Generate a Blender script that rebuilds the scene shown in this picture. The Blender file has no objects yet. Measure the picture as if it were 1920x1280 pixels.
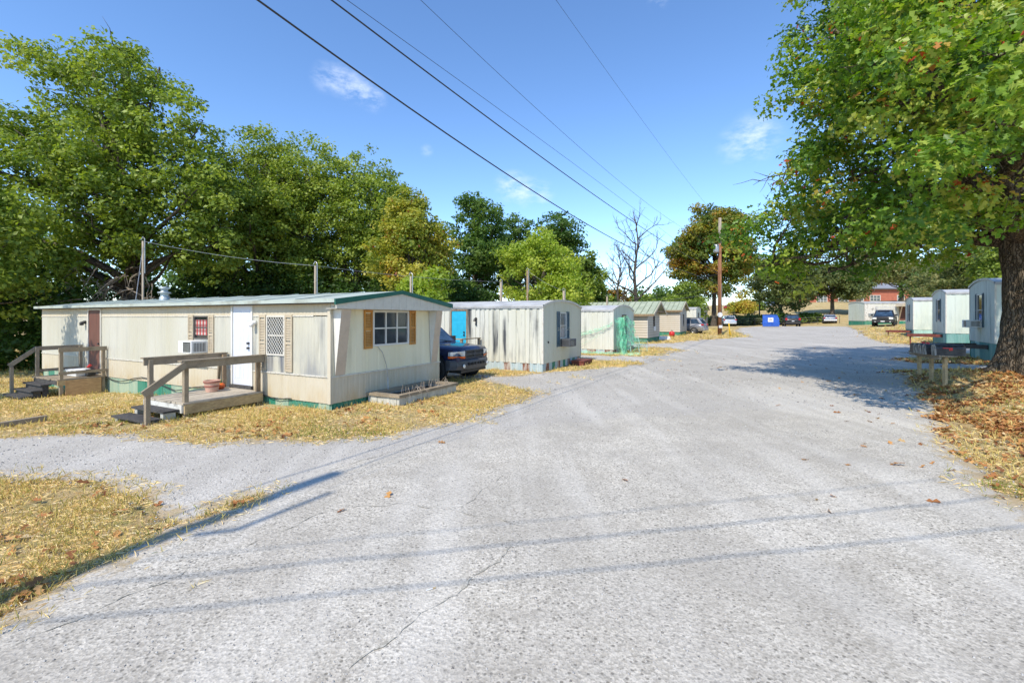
import bpy, math, random
import numpy as np
from mathutils import Vector, Matrix, noise
R = math.radians
rnd = random.Random(7)
SC = bpy.context.scene
COL = SC.collection

# ------------------------------------------------------------------ camera, sky, sun, exposure
cam_d = bpy.data.cameras.new('camera'); cam = bpy.data.objects.new('camera', cam_d); COL.objects.link(cam)
cam.location = (0, 0, 1.9); cam.rotation_euler = (R(90), 0, 0)
cam_d.sensor_width = 36; cam_d.lens = 855*36/1920; cam_d.shift_y = -45/1920
cam_d.clip_start = .05; cam_d.clip_end = 3000
SC.camera = cam
SUN_AZ = 209.0; SUN_EL = 48.0          # compass-like angle from +Y towards +X
sd = Vector((math.sin(R(SUN_AZ))*math.cos(R(SUN_EL)), math.cos(R(SUN_AZ))*math.cos(R(SUN_EL)), math.sin(R(SUN_EL))))
sun_d = bpy.data.lights.new('sun', 'SUN'); sun = bpy.data.objects.new('sun', sun_d); COL.objects.link(sun)
sun_d.energy = 3.15; sun_d.angle = R(.55); sun_d.color = (1, .92, .79)
sun.rotation_euler = (-sd).to_track_quat('-Z', 'Y').to_euler()
wd = bpy.data.worlds.new('World'); SC.world = wd; wd.use_nodes = True
def build_sky():
    nt = wd.node_tree; nt.nodes.clear(); N = nt.nodes.new; L = nt.links.new
    out = N('ShaderNodeOutputWorld'); bg = N('ShaderNodeBackground'); sky = N('ShaderNodeTexSky')
    sky.sky_type = 'NISHITA'; sky.sun_disc = False; sky.sun_elevation = R(SUN_EL); sky.sun_rotation = R(SUN_AZ)
    sky.air_density = .86; sky.dust_density = .0; sky.ozone_density = 2.5; sky.altitude = 250
    bg.inputs[1].default_value = .15
    tc = N('ShaderNodeTexCoord')
    # small wisps of cloud: noise gated by a few directions
    ns = N('ShaderNodeTexNoise'); ns.inputs['Scale'].default_value = 26; ns.inputs['Detail'].default_value = 7; ns.inputs['Roughness'].default_value = .62
    mp = N('ShaderNodeMapping'); mp.inputs['Scale'].default_value = (1, 1, 2.2); L(tc.outputs['Generated'], mp.inputs[0]); L(mp.outputs[0], ns.inputs['Vector'])
    total = None
    def px(u, v): return Vector(((u-960)/855, 1, (595-v)/855)).normalized()
    blobs = [(px(612, 146), .020, .7), (px(636, 150), .022, .9), (px(658, 162), .022, 1.0), (px(680, 172), .020, .9), (px(700, 186), .018, .8), (px(960, 350), .026, 1.0), (px(985, 358), .026, .9), (px(1015, 364), .022, .6), (px(1415, 258), .034, 1.0),
             (px(800, 283), .010, .4), (Vector((-.6, -.3, .6)).normalized(), .12, .8), (Vector((.8, -.5, .5)).normalized(), .15, .8), (px(1235, -4), .014, .6), (px(1390, 270), .03, .7)]
    for d, r, a in blobs:
        dist = N('ShaderNodeVectorMath'); dist.operation = 'DISTANCE'; dist.inputs[1].default_value = d; L(tc.outputs['Generated'], dist.inputs[0])
        mr = N('ShaderNodeMapRange'); mr.interpolation_type = 'SMOOTHSTEP'
        mr.inputs[1].default_value = r*1.7; mr.inputs[2].default_value = 0; mr.inputs[3].default_value = 0; mr.inputs[4].default_value = a
        L(dist.outputs['Value'], mr.inputs[0])
        if total is None: total = mr.outputs[0]
        else:
            m = N('ShaderNodeMath'); m.operation = 'MAXIMUM'; L(total, m.inputs[0]); L(mr.outputs[0], m.inputs[1]); total = m.outputs[0]
    mr = N('ShaderNodeMapRange'); mr.inputs[1].default_value = .40; mr.inputs[2].default_value = .85; L(ns.outputs['Fac'], mr.inputs[0])
    mu = N('ShaderNodeMath'); mu.operation = 'MULTIPLY'; L(total, mu.inputs[0]); L(mr.outputs[0], mu.inputs[1])
    mx = N('ShaderNodeMix'); mx.data_type = 'RGBA'; L(mu.outputs[0], mx.inputs[0])
    hs = N('ShaderNodeHueSaturation'); hs.inputs['Saturation'].default_value = 1.12; hs.inputs['Hue'].default_value = .502; hs.inputs['Value'].default_value = 1.10; L(sky.outputs[0], hs.inputs['Color']); L(hs.outputs[0], mx.inputs[6]); mx.inputs[7].default_value = (4.6, 5.0, 5.7, 1)
    L(mx.outputs[2], bg.inputs[0]); L(bg.outputs[0], out.inputs[0])
build_sky()
SC.view_settings.view_transform = 'Standard'; SC.view_settings.look = 'None'
SC.view_settings.exposure = 0.8; SC.view_settings.gamma = 1; SC.view_settings.use_curve_mapping = False
SC.render.engine = 'CYCLES'
SC.cycles.max_bounces = 6; SC.cycles.transparent_max_bounces = 6; SC.cycles.transmission_bounces = 4

# ------------------------------------------------------------------ terrain
def g(x, y):
    x = np.asarray(x, float); y = np.asarray(y, float)
    w = .866*x-.5*y; s = .5*x+.866*y
    def sm(a, b, t):
        t = np.clip((t-a)/(b-a), 0, 1); return t*t*(3-2*t)
    right = .06*np.log1p(np.exp(np.clip((w-3.2)*2, -30, 60)))/2
    right = np.minimum(right, .55)*(1-sm(60, 120, s)*.5)
    left = -.037*np.clip(-w-8.5, 0, 16)
    z = right+left+.55*sm(32, 75, s)+3.0*sm(84, 118, s)+2.0*sm(116, 138, s)
    z = z + .35*np.exp(-((x-12.8)**2+(y-11.8)**2)/5.0) + .10*np.exp(-((x-11.6)**2+(y-13)**2)/1.6)
    return z
def gz(x, y): return float(g(x, y))
def P(u, v):
    t = 1.9*855/(v-595)
    for _ in range(12):
        x = (u-960)/855*t; z = gz(x, t); t = .5*t+.5*(1.9-z)*855/(v-595)
    return ((u-960)/855*t, t)

# ------------------------------------------------------------------ object helpers
def tag(o, label=None, cat=None, group=None, kind=None):
    if label: o['label'] = label
    if cat: o['category'] = cat
    if group: o['group'] = group
    if kind: o['kind'] = kind
    return o
def thing(name, label, cat, loc=(0, 0, 0), rz=0, group=None):
    o = bpy.data.objects.new(name, None); COL.objects.link(o); o.location = loc; o.rotation_euler = (0, 0, rz)
    o.empty_display_size = .2
    return tag(o, label, cat, group)
class MB:
    def __init__(s): s.v = []; s.f = []
    def add(s, vs, fs):
        n = len(s.v); s.v += [tuple(p) for p in vs]; s.f += [tuple(n+i for i in f) for f in fs]; return s
    def box(s, x0, x1, y0, y1, z0, z1, M=None):
        vs = [Vector((x, y, z)) for z in (z0, z1) for y in (y0, y1) for x in (x0, x1)]
        if M: vs = [M @ p for p in vs]
        return s.add(vs, [(0, 2, 3, 1), (4, 5, 7, 6), (0, 1, 5, 4), (2, 6, 7, 3), (0, 4, 6, 2), (1, 3, 7, 5)])
    def bar(s, a, b, w, h, up=(0, 0, 1)):
        a = Vector(a); b = Vector(b); d = (b-a); L = d.length; d.normalize(); up = Vector(up)
        if abs(d.dot(up)) > .99: up = Vector((1, 0, 0))
        sx = d.cross(up).normalized(); uz = sx.cross(d).normalized()
        M = Matrix((sx, d, uz)).transposed().to_4x4(); M.translation = a
        return s.box(-w/2, w/2, 0, L, -h/2, h/2, M)
    def tube(s, pts, rad, n=8, cap=True):
        pts = [Vector(p) for p in pts]; k = len(pts)
        if not hasattr(rad, '__len__'): rad = [rad]*k
        vs = []; fs = []; ref = None
        for i, p in enumerate(pts):
            d = (pts[min(i+1, k-1)]-pts[max(i-1, 0)])
            d = d.normalized() if d.length > 1e-9 else Vector((0, 0, 1))
            if ref is None: ref = Vector((1, 0, 0)) if abs(d.x) < .8 else Vector((0, 1, 0))
            a = (ref-d*ref.dot(d)).normalized(); b = d.cross(a); ref = a
            for j in range(n):
                t = 2*math.pi*j/n; vs.append(p+(a*math.cos(t)+b*math.sin(t))*rad[i])
        for i in range(k-1):
            for j in range(n): fs.append((i*n+j, i*n+(j+1) % n, (i+1)*n+(j+1) % n, (i+1)*n+j))
        if cap: fs.append(tuple(range(n))[::-1]); fs.append(tuple((k-1)*n+j for j in range(n)))
        return s.add(vs, fs)
    def lathe(s, prof, n=24, M=None):      # profile (r, z) round z
        vs = []; fs = []; k = len(prof)
        for r, z in prof:
            for j in range(n):
                t = 2*math.pi*j/n; p = Vector((r*math.cos(t), r*math.sin(t), z)); vs.append(M @ p if M else p)
        for i in range(k-1):
            for j in range(n): fs.append((i*n+j, i*n+(j+1) % n, (i+1)*n+(j+1) % n, (i+1)*n+j))
        return s.add(vs, fs)
    def loft(s, rings, cap=True):
        n = len(rings[0]); vs = [p for r in rings for p in r]; fs = []
        for i in range(len(rings)-1):
            for j in range(n): fs.append((i*n+j, i*n+(j+1) % n, (i+1)*n+(j+1) % n, (i+1)*n+j))
        if cap: fs.append(tuple(range(n))[::-1]); fs.append(tuple((len(rings)-1)*n+j for j in range(n)))
        return s.add(vs, fs)
    def poly(s, pts): return s.add(pts, [tuple(range(len(pts)))])
    def prism(s, pts, off):
        n = len(pts); off = Vector(off); a = [Vector(p) for p in pts]; b = [p+off for p in a]
        return s.add(a+b, [tuple(range(n))[::-1], tuple(range(n, 2*n))]+[(i, (i+1) % n, n+(i+1) % n, n+i) for i in range(n)])
    def build(s, name, m, parent=None, smooth=False, bevel=0, label=None, kind=None):
        me = bpy.data.meshes.new(name); me.from_pydata(s.v, [], s.f); me.update()
        if m: me.materials.append(m)
        if smooth:
            me.shade_smooth()
        o = bpy.data.objects.new(name, me); COL.objects.link(o)
        if parent: o.parent = parent
        if bevel:
            b = o.modifiers.new('b', 'BEVEL'); b.width = bevel; b.segments = 2; b.limit_method = 'ANGLE'; b.angle_limit = R(40)
            if smooth: pass
        if label: o['label'] = label
        if kind: o['kind'] = kind
        return o
def copy_tree(o, parent=None):
    c = o.copy(); COL.objects.link(c); c.parent = parent
    for ch in list(o.children): copy_tree(ch, c)
    return c
def np_mesh(name, V, F, m, parent=None, attrs=None, kind=None, smooth=False):
    V = np.asarray(V, np.float32); F = np.asarray(F, np.int32); k = F.shape[1]
    me = bpy.data.meshes.new(name); me.vertices.add(len(V)); me.vertices.foreach_set('co', V.ravel())
    me.loops.add(F.size); me.loops.foreach_set('vertex_index', F.ravel())
    me.polygons.add(len(F)); me.polygons.foreach_set('loop_start', np.arange(0, F.size, k, dtype=np.int32))
    if attrs:
        for an, av in attrs.items():
            a = me.attributes.new(an, 'FLOAT', 'POINT'); a.data.foreach_set('value', np.asarray(av, np.float32))
    me.update(calc_edges=True); me.validate()
    if smooth: me.shade_smooth()
    me.materials.append(m)
    o = bpy.data.objects.new(name, me); COL.objects.link(o)
    if parent: o.parent = parent
    if kind: o['kind'] = kind
    return o

# ------------------------------------------------------------------ materials
class NT:
    def __init__(s, name):
        s.m = bpy.data.materials.new(name); s.m.use_nodes = True; s.t = s.m.node_tree; s.t.nodes.clear()
        s.out = s.N('ShaderNodeOutputMaterial'); s.p = s.N('ShaderNodeBsdfPrincipled'); s.L(s.p.outputs[0], s.out.inputs[0])
        s.tc = s.N('ShaderNodeTexCoord')
    def N(s, k): return s.t.nodes.new(k)
    def L(s, a, b): s.t.links.new(a, b)
    def noise(s, scale, detail=4, rough=.55, stretch=None, coord='Object', dist=0):
        n = s.N('ShaderNodeTexNoise'); n.inputs['Scale'].default_value = scale; n.inputs['Detail'].default_value = detail; n.inputs['Roughness'].default_value = rough; n.inputs['Distortion'].default_value = dist
        if stretch:
            mp = s.N('ShaderNodeMapping'); mp.inputs['Scale'].default_value = stretch; s.L(s.tc.outputs[coord], mp.inputs[0]); s.L(mp.outputs[0], n.inputs['Vector'])
        else: s.L(s.tc.outputs[coord], n.inputs['Vector'])
        return n.outputs['Fac']
    def rng(s, src, lo, hi, a=0, b=1):
        r = s.N('ShaderNodeMapRange'); r.inputs[1].default_value = lo; r.inputs[2].default_value = hi; r.inputs[3].default_value = a; r.inputs[4].default_value = b; s.L(src, r.inputs[0]); return r.outputs[0]
    def mix(s, fac, a, b):
        x = s.N('ShaderNodeMix'); x.data_type = 'RGBA'
        if isinstance(fac, float): x.inputs[0].default_value = fac
        else: s.L(fac, x.inputs[0])
        for i, c in ((6, a), (7, b)):
            if isinstance(c, tuple): x.inputs[i].default_value = (*c[:3], 1)
            else: s.L(c, x.inputs[i])
        return x.outputs[2]
    def math(s, op, a, b=None):
        x = s.N('ShaderNodeMath'); x.operation = op
        for i, c in ((0, a), (1, b)):
            if c is None: continue
            if isinstance(c, (int, float)): x.inputs[i].default_value = c
            else: s.L(c, x.inputs[i])
        return x.outputs[0]
    def bump(s, h, strength, dist=.02):
        b = s.N('ShaderNodeBump'); b.inputs['Strength'].default_value = strength; b.inputs['Distance'].default_value = dist; s.L(h, b.inputs['Height']); s.L(b.outputs[0], s.p.inputs['Normal'])
    def set(s, col=None, rough=None, metal=None, spec=None):
        if col is not None:
            if isinstance(col, tuple): s.p.inputs['Base Color'].default_value = (*col[:3], 1)
            else: s.L(col, s.p.inputs['Base Color'])
        if rough is not None:
            if isinstance(rough, (int, float)): s.p.inputs['Roughness'].default_value = rough
            else: s.L(rough, s.p.inputs['Roughness'])
        if metal is not None: s.p.inputs['Metallic'].default_value = metal
        if spec is not None: s.p.inputs['Specular IOR Level'].default_value = spec
        return s.m
def simple(name, c, rough=.6, metal=0, var=.12, scale=6, bump=0, spec=.4, c2=None, lo=.4, hi=.7, stretch=None):
    n = NT(name); f = n.noise(scale, 5, .6, stretch)
    dark = c2 or tuple(x*(1-var*2) for x in c)
    n.set(n.mix(n.rng(f, lo, hi), c, dark), rough, metal, spec)
    if bump: n.bump(n.noise(scale*8, 3), bump, .004)
    return n.m
def siding(name, base, dirt, streak, amount=.5, lap_shade=False, low_dirt=None):
    """painted metal sheets: faint panels, vertical grey streaks, blotches"""
    n = NT(name)
    s1 = n.noise(3.2, 4, .6, (1, 1, .07)); s2 = n.noise(9, 4, .6, (1, 1, .12)); b = n.noise(.55, 4, .6); fine = n.noise(30, 2, .5, (1, 1, .25))
    col = n.mix(n.rng(n.noise(.8, 3, .6, (1, 1, .2)), .35, .7), base, tuple(x*y for x, y in zip(base, (.9, .88, .80))))
    st = n.math('MULTIPLY', n.rng(s1, .52, .70), n.rng(b, .38, .62)); st = n.math('MULTIPLY', st, amount)
    col = n.mix(st, col, streak)
    st2 = n.math('MULTIPLY', n.rng(s2, .58, .74), amount*.5); col = n.mix(st2, col, dirt)
    col = n.mix(n.math('MULTIPLY', n.rng(fine, .6, .8), .18), col, dirt)
    if low_dirt:
        sx = n.N('ShaderNodeSeparateXYZ'); n.L(n.tc.outputs['Object'], sx.inputs[0])
        h = n.rng(sx.outputs[2], low_dirt[0], low_dirt[1], 1, 0); h = n.math('MULTIPLY', h, n.rng(n.noise(2.5, 5, .6, (1, 1, .4)), .42, .66)); h = n.math('MULTIPLY', h, .8)
        col = n.mix(h, col, low_dirt[2])
    if lap_shade:        # dark stripe painted at each lap's lower edge for its shadow line
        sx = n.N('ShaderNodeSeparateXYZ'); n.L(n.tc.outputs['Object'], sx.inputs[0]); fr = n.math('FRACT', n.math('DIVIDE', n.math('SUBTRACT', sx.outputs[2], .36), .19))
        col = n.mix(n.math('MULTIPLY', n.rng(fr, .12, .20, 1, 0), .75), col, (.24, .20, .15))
    n.set(col, .55, 0, .35); n.bump(n.noise(2.0, 3), .25, .02); return n.m
def wood(name, a, b, scale=3, stretch=(1, 1, 1)):
    n = NT(name); f = n.noise(scale*6, 6, .7, stretch); f2 = n.noise(scale, 4, .6)
    col = n.mix(n.rng(f, .35, .7), a, b); col = n.mix(n.math('MULTIPLY', n.rng(f2, .5, .75), .6), col, tuple(x*.35 for x in b))
    n.set(col, .85, 0, .2); n.bump(f, .5, .006); return n.m
def leafmat(name, cols, trans=.35, rough=.5):
    n = NT(name); at = n.N('ShaderNodeAttribute'); at.attribute_name = 'tint'
    r = n.N('ShaderNodeValToRGB'); e = r.color_ramp.elements
    while len(e) < len(cols): e.new(.5)
    for i, (p, c) in enumerate(cols): e[i].position = p; e[i].color = (*c, 1)
    n.L(at.outputs['Fac'], r.inputs[0]); n.set(r.outputs[0], rough, 0, .35)
    tr = n.N('ShaderNodeBsdfTranslucent'); mx = n.N('ShaderNodeMixShader'); mx.inputs[0].default_value = trans
    hs = n.N('ShaderNodeHueSaturation'); hs.inputs['Value'].default_value = 1.6; hs.inputs['Saturation'].default_value = 1.1; n.L(r.outputs[0], hs.inputs['Color']); n.L(hs.outputs[0], tr.inputs[0])
    n.L(n.p.outputs[0], mx.inputs[1]); n.L(tr.outputs[0], mx.inputs[2]); n.L(mx.outputs[0], n.out.inputs[0]); return n.m
def bark(name, a, b, sc=6):
    n = NT(name); f = n.noise(sc, 6, .7, (1, 1, .16), dist=.6); v = n.N('ShaderNodeTexVoronoi'); v.feature = 'DISTANCE_TO_EDGE'; v.inputs['Scale'].default_value = sc*2.2
    mp = n.N('ShaderNodeMapping'); mp.inputs['Scale'].default_value = (1, 1, .10); n.L(n.tc.outputs['Object'], mp.inputs[0])
    ad = n.N('ShaderNodeVectorMath'); ad.operation = 'ADD'; n.L(mp.outputs[0], ad.inputs[0]); nn = n.N('ShaderNodeTexNoise'); nn.inputs['Scale'].default_value = 5; n.L(n.tc.outputs['Object'], nn.inputs['Vector'])
    sc2 = n.N('ShaderNodeVectorMath'); sc2.operation = 'SCALE'; sc2.inputs['Scale'].default_value = .16; n.L(nn.outputs['Color'], sc2.inputs[0]); n.L(sc2.outputs[0], ad.inputs[1]); n.L(ad.outputs[0], v.inputs['Vector'])
    h = n.math('MULTIPLY', n.rng(v.outputs['Distance'], 0, .18), n.rng(f, .2, .8, .6, 1))
    n.set(n.mix(h, b, a), .9, 0, .15); n.bump(h, 1.0, .05); return n.m
def glassmat(name, c=(.03, .035, .04), rough=.06):
    n = NT(name); f = n.noise(2.5, 3); n.set(n.mix(n.rng(f, .4, .7), c, tuple(x*1.8+.01 for x in c)), rough, 0, .8); return n.m
M = {}
M['cream_side'] = siding('cream_side', (.53, .52, .455), (.33, .30, .22), (.22, .23, .23), .4, low_dirt=(.1, .55, (.33, .30, .22)))
M['cream_side_old'] = siding('cream_side_old', (.53, .515, .44), (.27, .25, .18), (.10, .11, .13), 1.1, low_dirt=(.6, 1.7, (.20, .21, .23)))
M['cream_end'] = siding('cream_end', (.80, .75, .56), (.55, .47, .25), (.42, .38, .24), .35)
M['cream_lower'] = siding('cream_lower', (.56, .505, .40), (.42, .33, .18), (.40, .33, .2), .45, low_dirt=(.1, .5, (.45, .33, .16)))
M['gable_grey'] = simple('gable_grey', (.60, .57, .49), .6, var=.06)
M['streaky'] = siding('streaky', (.60, .60, .53), (.20, .20, .19), (.07, .075, .08), 1.5)
M['grey_end'] = siding('grey_end', (.62, .61, .50), (.42, .40, .3), (.36, .36, .3), .25)
M['pale_green'] = siding('pale_green', (.62, .66, .57), (.33, .36, .3), (.25, .27, .25), .45)
M['white_side'] = siding('white_side', (.62, .62, .56), (.40, .40, .36), (.20, .22, .2), .7)
M['pale_right'] = siding('pale_right', (.60, .66, .60), (.36, .42, .38), (.17, .21, .19), .9, low_dirt=(1.0, 1.7, (.4, .47, .42)))
M['tan_lap'] = siding('tan_lap', (.55, .50, .42), (.5, .45, .36), (.5, .45, .38), .15, lap_shade=True)
M['white_trim'] = simple('white_trim', (.66, .65, .60), .45, var=.05)
M['dirty_white'] = simple('dirty_white', (.60, .57, .50), .55, c2=(.42, .38, .30), lo=.5, hi=.75, scale=5)
M['door_white'] = simple('door_white', (.66, .68, .74), .4, var=.03)
M['door_blue'] = simple('door_blue', (.03, .42, .62), .45, var=.06)
M['door_brown'] = simple('door_brown', (.15, .06, .04), .6, var=.15, stretch=(1, 1, .1), scale=12)
M['shutter_tan'] = simple('shutter_tan', (.50, .42, .30), .6, var=.08)
M['shutter_orange'] = simple('shutter_orange', (.52, .24, .05), .55, var=.12, stretch=(1, 1, .2), scale=10)
M['shutter_slate'] = simple('shutter_slate', (.09, .14, .17), .55)
M['flap_tan'] = simple('flap_tan', (.56, .45, .34), .65, var=.06)
M['green_trim'] = simple('green_trim', (.015, .12, .085), .45, var=.12)
M['roof_pale'] = simple('roof_pale', (.42, .47, .42), .55, c2=(.25, .25, .2), scale=2, lo=.5, hi=.75)
M['roof_silver'] = simple('roof_silver', (.50, .50, .49), .5, c2=(.32, .32, .32), scale=1.2, lo=.4, hi=.7)
M['roof_green'] = simple('roof_green', (.38, .42, .31), .5, c2=(.26, .30, .22), scale=1.2)
M['skirt_green'] = simple('skirt_green', (.02, .20, .13), .6, c2=(.12, .25, .17), scale=3, stretch=(1, 1, .2), lo=.4, hi=.7)
M['skirt_pale'] = simple('skirt_pale', (.25, .36, .27), .65, c2=(.45, .48, .33), scale=4, stretch=(1, 1, .15))
M['skirt_teal'] = simple('skirt_teal', (.10, .27, .25), .6, c2=(.22, .38, .35), scale=3, stretch=(1, 1, .15))
M['skirt_mint'] = simple('skirt_mint', (.38, .58, .50), .6, c2=(.3, .45, .4), scale=3, stretch=(1, 1, .15))
M['skirt_blue'] = simple('skirt_blue', (.33, .43, .46), .6, c2=(.5, .55, .53), scale=6, stretch=(1, 1, .12))
M['skirt_rust'] = simple('skirt_rust', (.20, .075, .04), .8, c2=(.42, .38, .33), scale=9, stretch=(1, 1, .2), lo=.45, hi=.6)
M['dark'] = simple('dark_void', (.015, .014, .013), .9)
M['interior'] = simple('interior', (.18, .16, .14), .8)
M['glass'] = glassmat('window_glass')
M['glass_pale'] = glassmat('window_glass_pale', (.10, .13, .15), .1)
M['glass_blue'] = glassmat('car_glass', (.02, .04, .07), .04)
M['metal_grey'] = simple('metal_grey', (.42, .43, .43), .4, .6)
M['metal_dark'] = simple('metal_dark', (.05, .05, .05), .5, .3)
M['frame_dark'] = simple('frame_dark', (.10, .09, .08), .6)
M['wood_grey'] = wood('wood_grey', (.40, .33, .23), (.17, .135, .10), 3, (6, 1, 6))
M['wood_floor'] = wood('wood_floor', (.52, .46, .36), (.33, .28, .22), 3, (1, 5, 5))
M['wood_brown'] = wood('wood_brown', (.35, .26, .16), (.16, .11, .07), 3, (1, 1, .3))
M['wood_tan'] = wood('wood_tan', (.52, .40, .22), (.30, .21, .11), 2, (1, 1, 3))
M['wood_dark'] = wood('wood_dark', (.10, .095, .09), (.045, .042, .04), 3)
M['plywood'] = wood('plywood', (.55, .36, .18), (.36, .22, .11), 1.2, (1, 1, 4))
M['white_board'] = simple('white_board', (.62, .60, .54), .7, c2=(.2, .18, .15), scale=4, lo=.5, hi=.7)
M['block'] = simple('block', (.55, .54, .48), .85, c2=(.36, .35, .29), scale=5, bump=.4)
M['soil'] = simple('soil', (.10, .07, .045), .95, bump=1, scale=8)
M['terracotta'] = simple('bucket_pink', (.55, .33, .25), .7, c2=(.42, .27, .2))
M['bucket_band'] = simple('bucket_band', (.30, .10, .07), .7)
M['orange'] = simple('orange', (.60, .12, .02), .6, c2=(.35, .06, .02))
M['leaf_green'] = simple('leaf_green', (.10, .22, .04), .6)
M['red'] = simple('red', (.55, .03, .03), .4)
M['white_plastic'] = simple('white_plastic', (.75, .75, .73), .5, var=.05)
M['pole_wood'] = wood('pole_wood', (.34, .16, .08), (.17, .08, .045), 2, (5, 5, .3))
M['pole_top'] = wood('pole_top', (.42, .36, .28), (.25, .2, .15), 2, (5, 5, .3))
M['wire'] = simple('wire', (.03, .03, .035), .5)
M['yellow'] = simple('yellow', (.70, .45, .02), .5)
M['black_paint'] = simple('black_paint', (.012, .012, .014), .25, 0, spec=.6)
M['navy'] = simple('navy_paint', (.012, .022, .075), .16, .25, var=.1, spec=.8)
M['silver'] = simple('silver_paint', (.36, .37, .40), .25, .55, var=.04, spec=.6)
M['silver_light'] = simple('silver_light', (.50, .53, .58), .25, .5, var=.04)
M['dark_paint'] = simple('dark_paint', (.035, .035, .035), .25, .3)
M['car_white'] = simple('car_white', (.75, .75, .75), .3)
M['car_red'] = simple('car_red', (.25, .02, .02), .3)
M['trim_black'] = simple('trim_black', (.022, .022, .024), .5)
M['bumper_grey'] = simple('bumper_grey', (.07, .075, .085), .5)
M['tyre'] = simple('tyre', (.025, .025, .025), .85, bump=.3, scale=10)
M['rim'] = simple('rim', (.50, .50, .50), .3, .8)
M['rim_dark'] = simple('rim_dark', (.06, .06, .065), .4, .5)
M['lamp_clear'] = simple('lamp_clear', (.75, .75, .72), .12, .2, spec=.9)
M['lamp_orange'] = simple('lamp_orange', (.80, .16, .02), .2)
M['lamp_red'] = simple('lamp_red', (.45, .015, .02), .15)
M['plate'] = simple('plate', (.7, .7, .7), .4)
M['dumpster'] = simple('dumpster_blue', (.03, .12, .50), .5, c2=(.02, .08, .36), scale=3)
M['hitch'] = simple('hitch_brown', (.20, .055, .04), .75, c2=(.10, .03, .02))
M['netting'] = None
M['mail_black'] = simple('mail_black', (.02, .02, .022), .45, c2=(.06, .06, .06), scale=12)
M['mail_peel'] = simple('mail_peel', (.05, .05, .05), .6, c2=(.38, .37, .33), scale=22, stretch=(1, 1, .3), lo=.42, hi=.56)
M['galv'] = simple('galv', (.40, .45, .47), .45, .4)
M['bark_oak'] = bark('bark_oak', (.20, .16, .115), (.085, .065, .045), 7)
M['bark_grey'] = bark('bark_grey', (.19, .16, .13), (.08, .065, .05), 8)
M['bark_pale'] = simple('dead_twigs', (.36, .30, .24), .9, c2=(.2, .16, .12))
M['roof_rib'] = simple('roof_rib', (.24, .28, .20), .6)
M['roof_far'] = simple('roof_far', (.24, .25, .28), .6, c2=(.17, .18, .2))
M['brick_far'] = simple('far_brick', (.42, .14, .085), .85, c2=(.34, .11, .07), scale=1.5)

# road: weathered asphalt full of pale stone turning into loose limestone gravel
def road_material():
    n = NT('road_surface'); at = n.N('ShaderNodeAttribute'); at.attribute_name = 'gravel'; gv = at.outputs['Fac']
    ae = n.N('ShaderNodeAttribute'); ae.attribute_name = 'edge'; ed = ae.outputs['Fac']
    def vor(scale, rnd_=1):
        v = n.N('ShaderNodeTexVoronoi'); v.inputs['Scale'].default_value = scale; n.L(n.tc.outputs['Object'], v.inputs['Vector']); return v
    v1 = vor(62); v2 = vor(34); v3 = vor(110)
    bw = n.N('ShaderNodeSeparateColor'); n.L(v1.outputs['Color'], bw.inputs[0])
    bw2 = n.N('ShaderNodeSeparateColor'); n.L(v2.outputs['Color'], bw2.inputs[0])
    bw3 = n.N('ShaderNodeSeparateColor'); n.L(v3.outputs['Color'], bw3.inputs[0])
    big = n.noise(.35, 5, .6); mid = n.noise(1.6, 5, .65); wheel = n.noise(.5, 3, .5, (3, .3, 1))
    a = n.mix(n.rng(bw.outputs[0], 0, 1), (.36, .33, .275), (.66, .615, .53))
    dark = n.math('MULTIPLY', n.rng(bw2.outputs[1], .70, .76), n.rng(v2.outputs['Distance'], .26, .40, 1, 0)); dark = n.math('MULTIPLY', dark, .85)
    a = n.mix(n.rng(n.noise(.9, 4, .7, dist=1.2), .46, .54, 0, .22), a, (.30, .275, .235)); a = n.mix(dark, a, (.13, .12, .10))
    a = n.mix(n.math('MULTIPLY', n.rng(bw3.outputs[2], .80, .9), .55), a, (.19, .18, .155))
    a = n.mix(n.math('MULTIPLY', n.rng(mid, .45, .72), .45), a, (.30, .27, .22))
    gcol = n.mix(n.rng(bw3.outputs[0], 0, 1), (.27, .25, .22), (.64, .605, .54))
    gcol = n.mix(n.math('MULTIPLY', n.rng(bw.outputs[1], .78, .9), .5), gcol, (.17, .16, .14)); gcol = n.mix(n.rng(n.noise(4.5, 6, .75), .42, .62, 0, .35), gcol, (.36, .33, .28))
    gcol = n.mix(n.math('MULTIPLY', n.rng(mid, .4, .7), .35), gcol, (.44, .41, .36))
    gm = n.math('ADD', gv, n.rng(mid, .3, .7, -.28, .28)); gm = n.rng(gm, .35, .65)
    col = n.mix(gm, a, gcol)
    col = n.mix(n.math('MULTIPLY', n.rng(big, .42, .62), .42), col, (.33, .305, .265))
    col = n.mix(n.math('MULTIPLY', n.rng(wheel, .50, .66), .30), col, (.66, .63, .57))
    # straw and dirt drifting in from the verges
    e = n.math('ADD', ed, n.rng(n.noise(3.5, 6, .7), .3, .7, -.32, .32)); e = n.rng(e, .0, .24, 1, 0)
    col = n.mix(n.math('MULTIPLY', e, .75), col, (.38, .28, .14))
    n.set(col, .92, 0, .2)
    h = n.math('ADD', n.math('MULTIPLY', v1.outputs['Distance'], .6), v2.outputs['Distance'])
    h = n.math('ADD', h, n.math('MULTIPLY', n.noise(20, 3), .6)); n.bump(h, .40, .010)
    return n.m
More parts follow.
